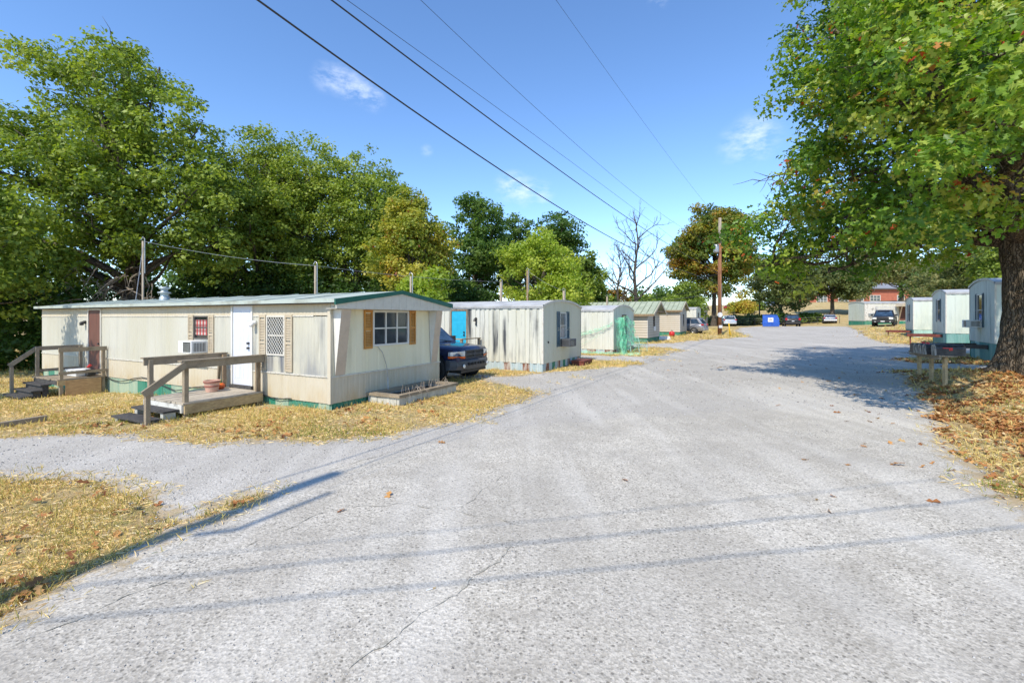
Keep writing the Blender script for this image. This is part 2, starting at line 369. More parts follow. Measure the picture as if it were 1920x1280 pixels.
def ground_material():
    n = NT('dry_ground'); big = n.noise(.25, 4, .6); mid = n.noise(1.7, 5, .65); fine = n.noise(28, 5, .7); f2 = n.noise(9, 5, .7)
    col = n.mix(n.rng(fine, .3, .7), (.56, .43, .22), (.38, .27, .13))
    col = n.mix(n.math('MULTIPLY', n.rng(mid, .48, .64), .7), col, (.24, .24, .075))
    col = n.mix(n.math('MULTIPLY', n.rng(f2, .55, .72), .6), col, (.33, .14, .05))
    col = n.mix(n.math('MULTIPLY', n.rng(big, .50, .66), .5), col, (.60, .52, .30))
    n.set(col, .95, 0, .1); n.bump(n.math('ADD', fine, f2), .9, .04); return n.m
def litter_material(): pass
M['road'] = road_material(); M['ground'] = ground_material()
def net_material():
    n = NT('green_netting'); tr = n.N('ShaderNodeBsdfTransparent'); mx = n.N('ShaderNodeMixShader')
    n.set(n.mix(n.rng(n.noise(3), .4, .6), (.12, .62, .36), (.3, .75, .5)), .7)
    n.L(n.rng(n.noise(7, 5, .75), .38, .66, .06, .62), mx.inputs[0]); n.L(tr.outputs[0], mx.inputs[1]); n.L(n.p.outputs[0], mx.inputs[2]); n.L(mx.outputs[0], n.out.inputs[0]); return n.m
M['netting'] = net_material()

# ------------------------------------------------------------------ ground and road sheets
def px_list(a): return [P(*p) if (abs(p[0]) > 60 or p[1] > 60) and len(p) == 2 else p for p in a]
ROAD = [('w', 7.5, -16), ('w', 5.4, 0), (1920, 955), (1850, 900), (1790, 842), (1762, 797), (1757, 772), (1740, 737), (1703, 707), (1681, 696), (1742, 694), (1858, 700), ('w', 21, 13.0), ('w', 21.5, 14.6),
        (1862, 684), (1783, 682), (1702, 679), (1681, 673), (1740, 668), (1815, 663), (1838, 664), ('w', 19.6, 20.2), ('w', 26, 18.3), ('w', 28, 21.2), ('w', 24.3, 23.6), (1775, 650), (1712, 648), (1655, 643), (1638, 636), (1612, 621), (1590, 612.5),
        (1520, 612), (1440, 611.5), (1385, 615), (1374, 621), (1402, 632), (1348, 636), (1310, 637.5), (1260, 644), (1203, 646.5), (1150, 647), ('w', 2, 34), ('w', 1, 32),
        (1160, 652), (1200, 652.5), (1243, 651.5), (1268, 656), (1243, 665), (1201, 668.5), (1130, 667), ('w', -6, 28.5), ('w', -6.5, 25.6), (1092, 672), (1128, 676), (1194, 679), (1205, 682.5), (1150, 688), (1084, 693), (1019, 699), (975, 705), (935, 707), (893, 699),
        ('w', -7, 18.6), ('w', -9, 17.0), ('w', -3.0, 14.0), (903, 711), (930, 718), (985, 734), (1000, 742), (940, 760), (880, 785), (800, 800), (720, 815), (600, 825), (420, 828), (300, 820), (220, 812), (100, 815), (0, 822),
        ('w', -14, 8.6), ('w', -30, 12.5), ('w', -30, 9.5), ('w', -12, 6.2), (0, 905), (130, 906), (250, 928), (300, 962), (350, 974), (440, 944), (478, 934), (400, 965), (310, 1000), (230, 1045), (120, 1090), (0, 1155), ('w', -4.3, 0), ('w', -5.6, -5), ('w', -9, -16)]
RP = np.array([(a[1], a[2]) if a[0] == 'w' else P(*a) for a in ROAD])
ASPH = np.array([(7.5, -16), (5.6, 1), P(1960, 980), P(1850, 900), P(1790, 840), P(1762, 797), P(1600, 775), P(1400, 772), P(1200, 782), P(1000, 800), P(800, 838), P(640, 880), P(560, 905), P(400, 965), P(230, 1045), P(0, 1155), (-5.6, -5), (-9, -16)])
def sdf(poly, x, y):           # negative inside
    d = np.full(x.shape, 1e9); ins = np.zeros(x.shape, bool); n = len(poly)
    for i in range(n):
        ax, ay = poly[i]; bx, by = poly[(i+1) % n]; ex, ey = bx-ax, by-ay
        t = np.clip(((x-ax)*ex+(y-ay)*ey)/(ex*ex+ey*ey+1e-12), 0, 1)
        d = np.minimum(d, (x-ax-t*ex)**2+(y-ay-t*ey)**2)
        c = ((ay > y) != (by > y)); ins ^= c & (x < (bx-ax)*(y-ay)/(by-ay if by != ay else 1e-12)+ax)
    return np.where(ins, -np.sqrt(d), np.sqrt(d))
def fnoise(x, y, f=1.0, seed=0):
    r = np.random.RandomState(seed); o = np.zeros(np.shape(x))
    for k in range(14):
        a = r.rand()*6.283; fr = f*(.5+2.2*r.rand()); o = o+np.sin(x*fr*math.cos(a)+y*fr*math.sin(a)+r.rand()*6.28)
    return o/5.0
def road_sd(x, y):
    dist = np.hypot(x, y)
    amp = np.clip(.05+dist*.012, .05, .5)
    return sdf(RP, x, y)+amp*fnoise(x, y, 2.6, 3)+amp*.5*fnoise(x, y, 9, 4)
def build_ground():
    # one sheet out to the horizon, log-polar so near ground is finest
    na = 420; rr = np.concatenate([[0.3], np.exp(np.linspace(math.log(.8), math.log(1400), 250))])
    th = np.linspace(0, 2*math.pi, na, endpoint=False)
    A, Rr = np.meshgrid(th, rr); X = Rr*np.cos(A); Y = Rr*np.sin(A)
    Z = g(X, Y)+.012*fnoise(X, Y, 3, 11)*np.clip(Rr/4, .2, 1)
    V = np.stack([X.ravel(), Y.ravel(), Z.ravel()], 1); n = len(rr)
    i = np.arange(n-1)[:, None]; j = np.arange(na)[None, :]; j2 = (j+1) % na
    F = np.stack([i*na+j, i*na+j2, (i+1)*na+j2, (i+1)*na+j], -1).reshape(-1, 4)
    V = np.vstack([V, [[0, 0, float(g(0, 0))]]])
    o = np_mesh('ground', V, F, M['ground'], kind='structure', smooth=True)
    # cap in the middle is under the road
    return o
ground = build_ground()
def build_road():
    # fine fan towards the view plus coarse rest; triangles clipped along the ragged edge
    rr = np.exp(np.linspace(math.log(1.2), math.log(140), 300)); th = np.linspace(R(-2), R(182), 460)
    A, Rr = np.meshgrid(th, rr); X = Rr*np.cos(A); Y = Rr*np.sin(A)
    parts = [(X, Y)]
    gx, gy = np.meshgrid(np.linspace(-12, 12, 90), np.linspace(-16, 1.3, 70)); parts.append((gx, gy))
    VV = []; FF = []; off = 0
    for k, (X, Y) in enumerate(parts):
        S = road_sd(X, Y)
        if k == 1: S = np.where((np.hypot(X, Y) < 1.05) | (Y > -.04), S, S)
        nr, nc = X.shape; x = X.ravel(); y = Y.ravel(); s = S.ravel()
        i = np.arange(nr-1)[:, None]; j = np.arange(nc-1)[None, :]
        q = np.stack([i*nc+j, i*nc+j+1, (i+1)*nc+j+1, (i+1)*nc+j], -1).reshape(-1, 4)
        T = np.vstack([q[:, [0, 1, 2]], q[:, [0, 2, 3]]]); st = s[T]; ins = (st < 0).sum(1)
        VV.append(np.stack([x, y], 1)); FF.append(T[ins == 3]+off)
        nv = off+len(x); ex = []; ef = []
        for t in T[(ins > 0) & (ins < 3)]:
            pts = []
            for a in range(3):
                p, r_ = t[a], t[(a+1) % 3]
                if s[p] < 0: pts.append((x[p], y[p]))
                if (s[p] < 0) != (s[r_] < 0):
                    u = s[p]/(s[p]-s[r_]); pts.append((x[p]+u*(x[r_]-x[p]), y[p]+u*(y[r_]-y[p])))
            b = nv+len(ex); ex += pts
            for a in range(1, len(pts)-1): ef.append((b, b+a, b+a+1))
        if ex: VV.append(np.array(ex)); FF.append(np.array(ef))
        off = nv+len(ex)
    XY = np.vstack(VV); F = np.vstack(FF); s0 = sdf(RP, XY[:, 0], XY[:, 1]); a0 = sdf(ASPH, XY[:, 0], XY[:, 1])
    Z = g(XY[:, 0], XY[:, 1])+.012*fnoise(XY[:, 0], XY[:, 1], 3, 11)*np.clip(np.hypot(XY[:, 0], XY[:, 1])/4, .2, 1)+.005+.017*np.clip(-road_sd(XY[:, 0], XY[:, 1])/.3, 0, 1)+np.where(np.hypot(XY[:, 0], XY[:, 1]) > 30, .03, 0)
    gv = np.clip(a0/1.6+.5, 0, 1)
    V = np.column_stack([XY, Z])
    return np_mesh('road', V, F, M['road'], kind='structure', attrs={'gravel': gv, 'edge': np.clip(-s0, 0, 5)}, smooth=True)
road = build_road()
# cracks and patch seams in the old asphalt: thin raised lines of grit
def ribbon(pts, w, name, m, seed, parent=None):
    r = random.Random(seed); mb = MB(); P3 = []
    for i in range(len(pts)-1):
        a, b = Vector(P(*pts[i])), Vector(P(*pts[i+1])); n = max(2, int((b-a).length/.05))
        for k in range(n): P3.append(a.lerp(b, k/n))
    vs = []; fs = []
    for i, p in enumerate(P3):
        d = (P3[min(i+1, len(P3)-1)]-P3[max(0, i-1)]).normalized(); nrm = Vector((-d.y, d.x)); off = .02*math.sin(i*.7)+r.uniform(-.012, .012)
        ww = w*.7*abs(noise.noise(Vector((i*.31, seed*9.1, 0))))*3.2*r.uniform(.5, 1.1)*min(1, i/6+.1, (len(P3)-i)/6)
        c = p+nrm*off
        for sgn in (-1, 1):
            q = c+nrm*ww*sgn; vs.append((q.x, q.y, gz(q.x, q.y)+.012*float(fnoise(q.x, q.y, 3, 11))*min(1, max(.2, q.length/4))+.0275))
        if i: fs.append((2*i-2, 2*i-1, 2*i+1, 2*i))
    mb.add(vs, fs); return mb.build(name, m, parent, kind='structure')
M['crack'] = simple('crack', (.30, .28, .23), .95, c2=(.50, .47, .40), scale=40, lo=.45, hi=.6)
for i, (pts, w) in enumerate([([(0, 1232), (160, 1160), (330, 1085), (480, 1020), (620, 960), (745, 948), (860, 962), (930, 975), (1000, 998)], .010),
                              ([(1000, 998), (960, 1035), (900, 1085), (840, 1125), (740, 1195), (640, 1275)], .013), ([(862, 962), (900, 925), (960, 885)], .008),
                              ([(600, 890), (720, 855), (840, 822), (960, 770)], .008)]):
    c = ribbon(pts, w, 'road_crack', M['crack'], i); c.parent = road

# ------------------------------------------------------------------ walls, windows, doors for mobile homes
class W:        # a wall plane: point(u along, d outwards, z)
    def __init__(s, o, u, n): s.o = Vector(o); s.u = Vector(u); s.n = Vector(n)
    def pt(s, u, d, z): return s.o+s.u*u+s.n*d+Vector((0, 0, z))
    def box(s, mb, u0, u1, d0, d1, z0, z1):
        vs = [s.pt(u, d, z) for z in (z0, z1) for d in (d0, d1) for u in (u0, u1)]
        return mb.add(vs, [(0, 2, 3, 1), (4, 5, 7, 6), (0, 1, 5, 4), (2, 6, 7, 3), (0, 4, 6, 2), (1, 3, 7, 5)])
def ribwall(mb, w, u0, u1, z0, top, holes=(), pitch=.2, depth=.012, irregular=0, seed=1):
    r = random.Random(seed); br = [(u0, 0)]; u = u0
    while u < u1-.02:
        p = pitch*(1+r.uniform(-irregular, irregular)); a = min(.012, p*.15)
        for du, d in ((p*.55, 0), (p*.55+a, -depth), (p-a, -depth), (p, 0)):
            if u+du < u1-.003: br.append((u+du, d))
        u += p
    br.append((u1, 0))
    for h in holes:
        for e in (h[0], h[1]):
            if u0 < e < u1:
                for k in range(len(br)-1):
                    if br[k][0] <= e <= br[k+1][0]:
                        t = (e-br[k][0])/max(1e-6, br[k+1][0]-br[k][0]); br.insert(k+1, (e, br[k][1]+t*(br[k+1][1]-br[k][1]))); break
    for (a, da), (b, db) in zip(br, br[1:]):
        if b-a < 1e-5: continue
        c = (a+b)/2; segs = [(z0, None)]
        hs = sorted([h for h in holes if h[0] <= c <= h[1]], key=lambda h: h[2]); zc = z0
        for h in hs:
            if h[2] > zc: mb.poly([w.pt(a, da, zc), w.pt(b, db, zc), w.pt(b, db, h[2]), w.pt(a, da, h[2])])
            zc = h[3]
        ta, tb = (top(a), top(b)) if callable(top) else (top, top)
        mb.poly([w.pt(a, da, zc), w.pt(b, db, zc), w.pt(b, db, tb), w.pt(a, da, ta)])
def lapwall(mb, w, u0, u1, z0, top, holes=(), row=.19):
    z = z0; tmax = top((u0+u1)/2) if callable(top) else top
    es = sorted(set([u0, u1]+[e for h in holes for e in h[:2]]+([u0+(u1-u0)*k/8 for k in range(9)] if callable(top) else [])))
    while z < tmax-.01:
        zt = z+row
        for a, b in zip(es, es[1:]):
            if any(h[0] <= (a+b)/2 <= h[1] and h[2] <= z+row/2 <= h[3] for h in holes): continue
            ta, tb = (top(a), top(b)) if callable(top) else (top, top)
            if max(ta, tb) <= z: continue
            za, zb_ = min(zt, ta), min(zt, tb)
            if za <= z and zb_ <= z: continue
            za = max(za, z+.001); zb_ = max(zb_, z+.001)
            mb.poly([w.pt(a, .034, z), w.pt(b, .034, z), w.pt(b, .002, zb_), w.pt(a, .002, za)])
            mb.poly([w.pt(a, .002, z), w.pt(b, .002, z), w.pt(b, .034, z), w.pt(a, .034, z)])
        z = zt
def window(par, w, u0, u1, z0, z1, cols=1, rows=2, frame='white_trim', glass='glass', curtain=None, t=.035, name='window'):
    f = MB(); d0, d1 = -.03, .022
    w.box(f, u0, u0+t, d0, d1, z0, z1); w.box(f, u1-t, u1, d0, d1, z0, z1)
    w.box(f, u0+t, u1-t, d0, d1, z0, z0+t); w.box(f, u0+t, u1-t, d0, d1, z1-t, z1)
    cs = [u0+t+(u1-u0-2*t)*k/cols for k in range(cols+1)]; rs = [z0+t+(z1-z0-2*t)*k/rows for k in range(rows+1)]; b = t*.35
    for c in cs[1:-1]: w.box(f, c-b, c+b, d0+.01, d1-.006, z0+t, z1-t)
    for r_ in rs[1:-1]:
        for a, bb in zip(cs, cs[1:]): w.box(f, a+b, bb-b, d0+.01, d1-.01, r_-b, r_+b)
    fo = f.build(name, M[frame], par)
    for i in range(cols):
        for j in range(rows):
            p = MB(); w.box(p, cs[i]+b*.5, cs[i+1]-b*.5, -.022, -.014-.002*j, rs[j]+b*.5, rs[j+1]-b*.5); p.build('pane', M[glass], fo)
    if curtain: curtain(fo)
    return fo
def shutter(par, w, u0, u1, z0, z1, m, d=.03):
    f = MB(); t = min(.035, (u1-u0)*.18)
    w.box(f, u0, u0+t, .002, d, z0, z1); w.box(f, u1-t, u1, .002, d, z0, z1)
    for a, b in ((z0, z0+.06), (z1-.06, z1), ((z0+z1)/2-.03, (z0+z1)/2+.03)): w.box(f, u0+t, u1-t, .002, d-.002, a, b)
    o = f.build('shutter', M[m], par)
    s = MB(); z = z0+.07
    while z < z1-.09:
        if abs(z+.015-(z0+z1)/2) > .045:
            s.add([w.pt(u0+t, .006, z+.03), w.pt(u1-t, .006, z+.03), w.pt(u1-t, d-.004, z), w.pt(u0+t, d-.004, z), w.pt(u0+t, .004, z+.004), w.pt(u1-t, .004, z+.004)], [(0, 1, 2, 3), (3, 2, 5, 4)])
        z += .036
    s.build('slat_set', M[m], o, kind='stuff'); return o
def door(par, w, u0, u1, z0, z1, m, frame='dirty_white', panels=True, handle=None, ft=.06):
    f = MB(); w.box(f, u0-ft, u0, -.02, .03, z0, z1+ft); w.box(f, u1, u1+ft, -.02, .03, z0, z1+ft); w.box(f, u0, u1, -.02, .028, z1, z1+ft)
    f.build('door_frame', M[frame], par)
    d = MB(); w.box(d, u0+.003, u1-.003, -.015, .005, z0, z1-.003)
    if panels:
        wd_ = u1-u0; h = z1-z0
        for (a, b) in ((.12, .45), (.55, .88)):
            for (c, e) in ((.06, .36), (.42, .72), (.78, .93)):
                x0, x1, y0, y1 = u0+wd_*a, u0+wd_*b, z0+h*c, z0+h*e
                w.box(d, x0, x1, .005, .009, y0, y0+.015); w.box(d, x0, x1, .005, .009, y1-.015, y1); w.box(d, x0, x0+.015, .005, .009, y0+.015, y1-.015); w.box(d, x1-.015, x1, .005, .009, y0+.015, y1-.015)
                w.box(d, x0+.045, x1-.045, .005, .012, y0+.045, y1-.045)
    o = d.build('door', M[m], par)
    if handle is not None:
        for zz in (z0+(z1-z0)*.47, z0+(z1-z0)*.53):
            hb = MB(); hb.tube([w.pt(handle, .006, zz), w.pt(handle, .03, zz), w.pt(handle, .05, zz)], [.03, .018, .03], 10); hb.build('handle', M['metal_dark'], o, smooth=True)
    return o
def ac_unit(par, w, u0, u1, z0, z1, out=.38, m='white_plastic'):
    b = MB(); w.box(b, u0, u1, -.05, out, z0, z1); o = b.build('air_conditioner', M[m], par, bevel=.012)
    g_ = MB(); n = int((z1-z0-.06)/.022)
    w.box(g_, u0+.03, u0+(u1-u0)*.62, out, out+.004, z0+.03, z1-.03); gr = g_.build('grille', M['metal_dark'], o)
    s = MB()
    for k in range(n): w.box(s, u0+.035, u0+(u1-u0)*.61, out+.005, out+.009, z0+.035+k*.022, z0+.043+k*.022)
    s.build('grille_slats', M['metal_grey'], o, kind='stuff')
    s2 = MB()
    for k in range(8): w.box(s2, u1+.001, u1+.005, .06+k*.035, .075+k*.035, z0+.04, z1-.05)
    for k in range(8): w.box(s2, u0-.005, u0-.001, .06+k*.035, .075+k*.035, z0+.04, z1-.05)
    s2.build('side_louvres', M['metal_dark'], o, kind='stuff')
    return o
def skirting(par, w, u0, u1, z1, mats, width=.3, ground_pt=None, seed=0, lean=.03):
    """corrugated skirting panels, each one a piece"""
    r = random.Random(seed); u = u0; i = 0
    while u < u1-.01:
        ue = min(u1, u+width*r.uniform(.85, 1.15)); mb = MB(); k = max(2, int((ue-u)/.045)); zb = ground_pt((u+ue)/2)-.08
        d0 = -.02+r.uniform(-.006, .006)
        for q in range(k):
            a, b = u+(ue-u)*q/k, u+(ue-u)*(q+1)/k; da = d0-(0 if q % 2 else .014); db = d0-(.014 if q % 2 else 0); l = r.uniform(0, lean)*0
            mb.poly([w.pt(a, da, zb), w.pt(b, db, zb), w.pt(b, db-l, z1+.02), w.pt(a, da-l, z1+.02)])
        mm = mats[i % len(mats)] if not callable(mats) else mats(i, (u+ue)/2)
        mb.build('skirt_panel', M[mm], par); u = ue; i += 1
def arch(W_, z, rise):
    def f(x):
        t = max(-1, min(1, (x-W_/2)/(W_/2))); return z+rise*(1-abs(t)**2.3)
    return f

def mobile_home(label, x0, y0, phi, Wd, L, zb, zt, sgn, side_m, end_m, roof_m, skirt, rise=.24, holes_side=(), holes_end=(), pitch=.2, irregular=.0, depth=.012, lap=False, end_depth=.006, group='mobile homes lining the gravel lane', z0=None, name='mobile_home', skirt_w=.3, back_depth=.01, roof_style='arch', over=.0, eave=.03):
    ox = gz(x0, y0) if z0 is None else z0
    t = thing(name, label, 'mobile home', (x0, y0, ox), R(90-phi), group)
    ws = W((0, 0, 0), (0, sgn, 0), (-1, 0, 0)); we = W((0, 0, 0), (1, 0, 0), (0, -sgn, 0))
    wb = W((Wd, 0, 0), (0, sgn, 0), (1, 0, 0)); wf = W((0, sgn*L, 0), (1, 0, 0), (0, sgn, 0))
    if roof_style == 'arch': top = arch(Wd, zt-.005, rise)
    else: top = lambda x: zt+rise*(1-abs(x-Wd/2)/(Wd/2))
    fn = lapwall if lap else ribwall
    def wall(w, a, b, tp, holes, nm, m, dp):
        mb = MB()
        if lap: lapwall(mb, w, a, b, zb, tp, holes)
        else: ribwall(mb, w, a, b, zb, tp, holes, pitch, dp, irregular, seed=len(label))
        return mb.build(nm, M[m], t)
    wall(ws, 0, L, zt, holes_side, 'side_wall', side_m, depth); wall(we, 0, Wd, top, holes_end, 'end_wall', end_m, end_depth)
    wall(wb, 0, L, zt, (), 'side_wall', side_m, depth); wall(wf, 0, Wd, top, (), 'end_wall', end_m, end_depth)
    fl = MB(); ya, yb = sorted((sgn*.05, sgn*(L-.05))); fl.box(.05, Wd-.05, ya, yb, zb+.02, zb+.1); fl.build('floor_frame', M['interior'], t)
    # roof shell with depth
    rf = MB(); n = 18; xs = [-eave+(Wd+2*eave)*k/n for k in range(n+1)]
    def rz(x):
        xx = max(0, min(Wd, x)); z = top(xx)
        if roof_style != 'arch': z = zt+rise*(1-abs(x-Wd/2)/(Wd/2))
        return z
    if roof_style != 'arch': xs = [-eave, Wd/2, Wd+eave]
    th = .035 if roof_style == 'arch' else .05
    ya, yb = -sgn*over, sgn*(L+.03)
    ringU = [(x, rz(x)+th) for x in xs]; ringL = [(x, rz(x)+.004) for x in reversed(xs)]
    if roof_style == 'arch': ringL[0] = (xs[-1], ringL[0][1]-.05); ringL[-1] = (xs[0], ringL[-1][1]-.05)
    ring = ringU+ringL
    if roof_style == 'arch': ya = -sgn*.02
    rf.loft([[Vector((x, ya, z)) for x, z in ring], [Vector((x, yb, z)) for x, z in ring]]); rf.build('roof', M[roof_m], t)
    if roof_style == 'arch':
        e = MB(); y_ = -sgn*.045
        pts = [(x, rz(x)) for x in xs]
        for (a, za), (b, zb_) in zip(pts, pts[1:]): e.add([(a, y_, za-.03), (b, y_, zb_-.03), (b, y_, zb_+.05), (a, y_, za+.05), (a, -sgn*.0, za-.03), (b, 0, zb_-.03), (b, 0, zb_+.05), (a, 0, za+.05)], [(0, 1, 2, 3), (3, 2, 6, 7), (0, 4, 5, 1), (4, 7, 6, 5)])
        e.build('roof_edge', M['metal_grey'] if 'pale' in side_m else M['dirty_white'], t)
        g2 = MB(); ws.box(g2, 0, L, .003, .03, zt-.07, zt-.02); g2.build('gutter_strip', M[roof_m], t)
    # corner trim
    for uu in (0,):
        c = MB(); ws.box(c, -.02, .03, .003, .014, zb, zt-.075); we.box(c, -.011, .035, .003, .012, zb, zt-.075); c.build('corner_trim', M['dirty_white'] if not lap else M['white_trim'], t)
        c = MB(); we.box(c, Wd-.035, Wd+.01, .003, .012, zb, zt-.075); c.build('corner_trim', M['dirty_white'] if not lap else M['white_trim'], t)
    def gp(w):
        def f(u):
            p = w.pt(u, -.02, 0); c, s_ = math.cos(R(90-phi)), math.sin(R(90-phi)); X = x0+p.x*c-p.y*s_; Y = y0+p.x*s_+p.y*c
            return gz(X, Y)-ox
        return f
    skirting(t, ws, 0.02, L-.02, zb, skirt[0], skirt_w, gp(ws), 1); skirting(t, we, .02, Wd-.02, zb, skirt[1] if len(skirt) > 1 else skirt[0], skirt_w, gp(we), 2)
    bk = MB(); bk.box(Wd-.03, Wd-.02, *sorted((0, sgn*L)), -.6, zb); bk.build('rear_skirting', M['skirt_green'], t)
    return t, ws, we, gp

# ================================================================== HOME 1 (nearest, cream with green gable trim)
def home1():
    x0, y0, phi, Wd, L = -3.7, 9.3, 27.3, 3.7, 14.15
    t = thing('mobile_home', 'nearest cream mobile home with green gable trim, orange shutters and wooden porch', 'mobile home', (x0, y0, 0), R(90-phi), 'mobile homes lining the gravel lane')
    ws = W((0, 0, 0), (0, 1, 0), (-1, 0, 0)); we = W((0, 0, 0), (1, 0, 0), (0, -1, 0)); wb = W((Wd, 0, 0), (0, 1, 0), (1, 0, 0)); wf = W((0, L, 0), (1, 0, 0), (0, 1, 0))
    zb, zt = .13, 2.22; belt0, belt1 = .67, 1.93
    hs = [(2.56, 3.26, .30, 2.17), (1.40, 2.02, 1.06, 1.94), (4.26, 4.88, 1.36, 1.94), (9.85, 10.62, .20, 2.12)]
    def clip(z0, z1): return [(a, b, max(c, z0), min(d, z1)) for a, b, c, d in hs if c < z1 and d > z0]
    # upper panels in the middle, plain below the lower belt and above the upper belt
    for nm, a, b, za, zb_, m in (('side_wall', 0, 2.5, belt0+.025, belt1-.01, 'cream_side_old'), ('side_wall', 2.5, 9.7, belt0+.025, belt1-.01, 'cream_side'), ('side_wall', 9.7, L, belt0+.025, belt1-.01, 'cream_side'),
                                 ('lower_wall', 0, L, zb, belt0-.005, 'cream_lower'), ('upper_wall', 0, L, belt1+.01, zt, 'cream_lower')):
        mb = MB(); holes = [(max(h[0], a), min(h[1], b), h[2], h[3]) for h in clip(za, zb_) if h[0] < b and h[1] > a]
        ribwall(mb, ws, a, b, za, zb_, holes, .10 if 'side' in nm else .13, .006, .15, seed=3); mb.build(nm, M[m], t)
    bt = MB()
    for a, b in ((0, 2.5), (3.32, 9.8), (10.68, L)):
        ws.box(bt, a, b, .002, .018, belt0-.005, belt0+.025)
    bt.build('lower_belt', M['dirty_white'], t)
    bt = MB()
    for a, b in ((.5, 2.5), (3.32, 9.8), (10.68, L)): ws.box(bt, a, b, .002, .014, belt1-.012, belt1+.012)
    bt.build('upper_belt', M['dirty_white'], t)
    sc = MB()       # screw heads along the belts
    u = .1
    while u < L:
        if not any(h[0]-.1 < u < h[1]+.1 for h in (hs[0], hs[3])): ws.box(sc, u, u+.012, .018, .022, belt0+.004, belt0+.016); ws.box(sc, u, u+.012, .014, .018, belt1-.006, belt1+.006)
        u += .16
    sc.build('screw_heads', M['metal_grey'], t, kind='stuff')
    # end wall
    he = [(1.17, 2.41, 1.24, 2.06)]
    mb = MB(); ribwall(mb, we, 0, Wd, belt0+.02, 2.24, he, .31, .006, .2, seed=5); mb.build('end_wall', M['cream_end'], t)
    mb = MB(); ribwall(mb, we, 0, Wd, zb, belt0-.005, (), .16, .006, .15, seed=6); mb.build('lower_wall', M['cream_lower'], t)
    b = MB(); we.box(b, -.016, Wd+.016, .002, .02, belt0-.006, belt0+.022); b.build('lower_belt', M['dirty_white'], t)
    for w_, a, b_, nm in ((wb, 0, L, 'side_wall'), (wf, 0, Wd, 'end_wall')):
        mb = MB(); ribwall(mb, w_, a, b_, zb, 2.24, (), .15, .01); mb.build(nm, M['cream_side'], t)
    fl = MB(); fl.box(.05, Wd-.05, .05, L-.05, zb+.02, zb+.12); fl.build('floor_frame', M['interior'], t)
    inn = MB(); inn.box(.9, .92, 0.1, L-.1, zb+.12, 2.2); inn.box(.05, Wd-.05, 1.9, 1.92, zb+.12, 2.2); inn.build('inner_wall', M['interior'], t)
    c = MB(); ws.box(c, -.02, .07, .003, .02, zb, 2.2); we.box(c, -.018, .05, .003, .02, zb, belt0-.008); we.box(c, -.018, .05, .003, .018, belt0+.024, 2.06); c.build('corner_trim', M['cream_lower'], t)
    # flaring wing walls with clapboard faces
    for a, b_, a2, b2 in ((.05, .30, .0+.10, .36), (3.22, 3.48, 3.30, 3.56)):
        mb = MB(); n = 15
        for k in range(n):
            z0_, z1_ = belt0+.03+(2.07-belt0-.03)*k/n, belt0+.03+(2.07-belt0-.03)*(k+1)/n; f0, f1 = k/n, (k+1)/n
            xa0, xb0 = a2+(a-a2)*f0, b2+(b_-b2)*f0; xa1, xb1 = a2+(a-a2)*f1, b2+(b_-b2)*f1; d0, d1 = .012+.25*f0, .012+.25*f1
            mb.add([(xa0, -d0-.008, z0_), (xb0, -d0-.008, z0_), (xb1, -d1, z1_), (xa1, -d1, z1_)], [(0, 1, 2, 3)])
            mb.add([(xa0, -d0-.008, z0_), (xb0, -d0-.008, z0_), (xb0, -d0+.004, z0_), (xa0, -d0+.004, z0_)], [(3, 2, 1, 0)])
        w_ = mb.build('wing_wall', M['flap_tan'], t)
        sd_ = MB()
        for xb_, xt in ((a2, a), (b2, b_)): sd_.poly([(xb_, -.008, belt0+.03), (xb_, -.02, belt0+.03), (xt, -.262, 2.07), (xt, -.008, 2.07)])
        sd_.build('wing_side', M['white_trim'], w_)
    # roof: low gable with overhang, green fascia
    px_, pz = 1.82, 2.50
    def rz(x): return 2.235+(pz-2.235)*((x+.15)/(px_+.15) if x < px_ else (3.85-x)/(3.85-px_))
    rf = MB(); ring = [(-.15, rz(-.15)+.03), (px_-.25, rz(px_-.25)+.03), (px_, pz+.022), (px_+.25, rz(px_+.25)+.03), (3.85, rz(3.85)+.03), (3.85, rz(3.85)), (px_, pz-.012), (-.15, rz(-.15))]
    rf.loft([[Vector((x, -.30, z)) for x, z in ring], [Vector((x, L+.12, z)) for x, z in ring]]); rf.build('roof', M['roof_pale'], t)
    rs = MB(); y = .9
    while y < L: rs.add([(-.152, y-.02, rz(-.15)+.034), (px_, y-.02, pz+.03), (px_, y+.02, pz+.03), (-.152, y+.02, rz(-.15)+.034), (-.152, y-.02, rz(-.15)+.05), (px_, y-.02, pz+.045), (px_, y+.02, pz+.045), (-.152, y+.02, rz(-.15)+.05)], [(4, 5, 6, 7), (0, 1, 5, 4), (3, 7, 6, 2), (0, 4, 7, 3)]); y += 1.22
    rs.build('roof_seams', M['roof_pale'], t, kind='stuff')
    fs = MB()
    for xa, xb in ((-.17, px_), (px_, 3.87)):
        za, zb_ = (rz(-.15) if xa < px_ else pz), (pz if xb <= px_ else rz(3.85)); za += .035; zb_ += .035
        if xa < 0: pts = [(xa, za-.115), (xb, zb_-.085), (xb, zb_), (xa, za)]
        else: pts = [(xa, za-.085), (xb, zb_-.115), (xb, zb_), (xa, za)]
        fs.prism([(x, -.335, z) for x, z in pts], (0, .035, 0))
    fs.build('gable_fascia', M['green_trim'], t)
    e = MB(); e.box(-.175, -.152, -.30, L+.12, 2.20, 2.275); e.build('eave_trim', M['roof_pale'], t)
    e = MB(); e.box(-.149, -.125, -.27, L+.1, 2.175, 2.232); e.build('eave_board', M['wood_dark'], t)
    so = MB(); so.box(-.12, 0, -.26, L+.1, 2.215, 2.23); so.build('soffit', M['dirty_white'], t)
    gb = MB(); n = 30
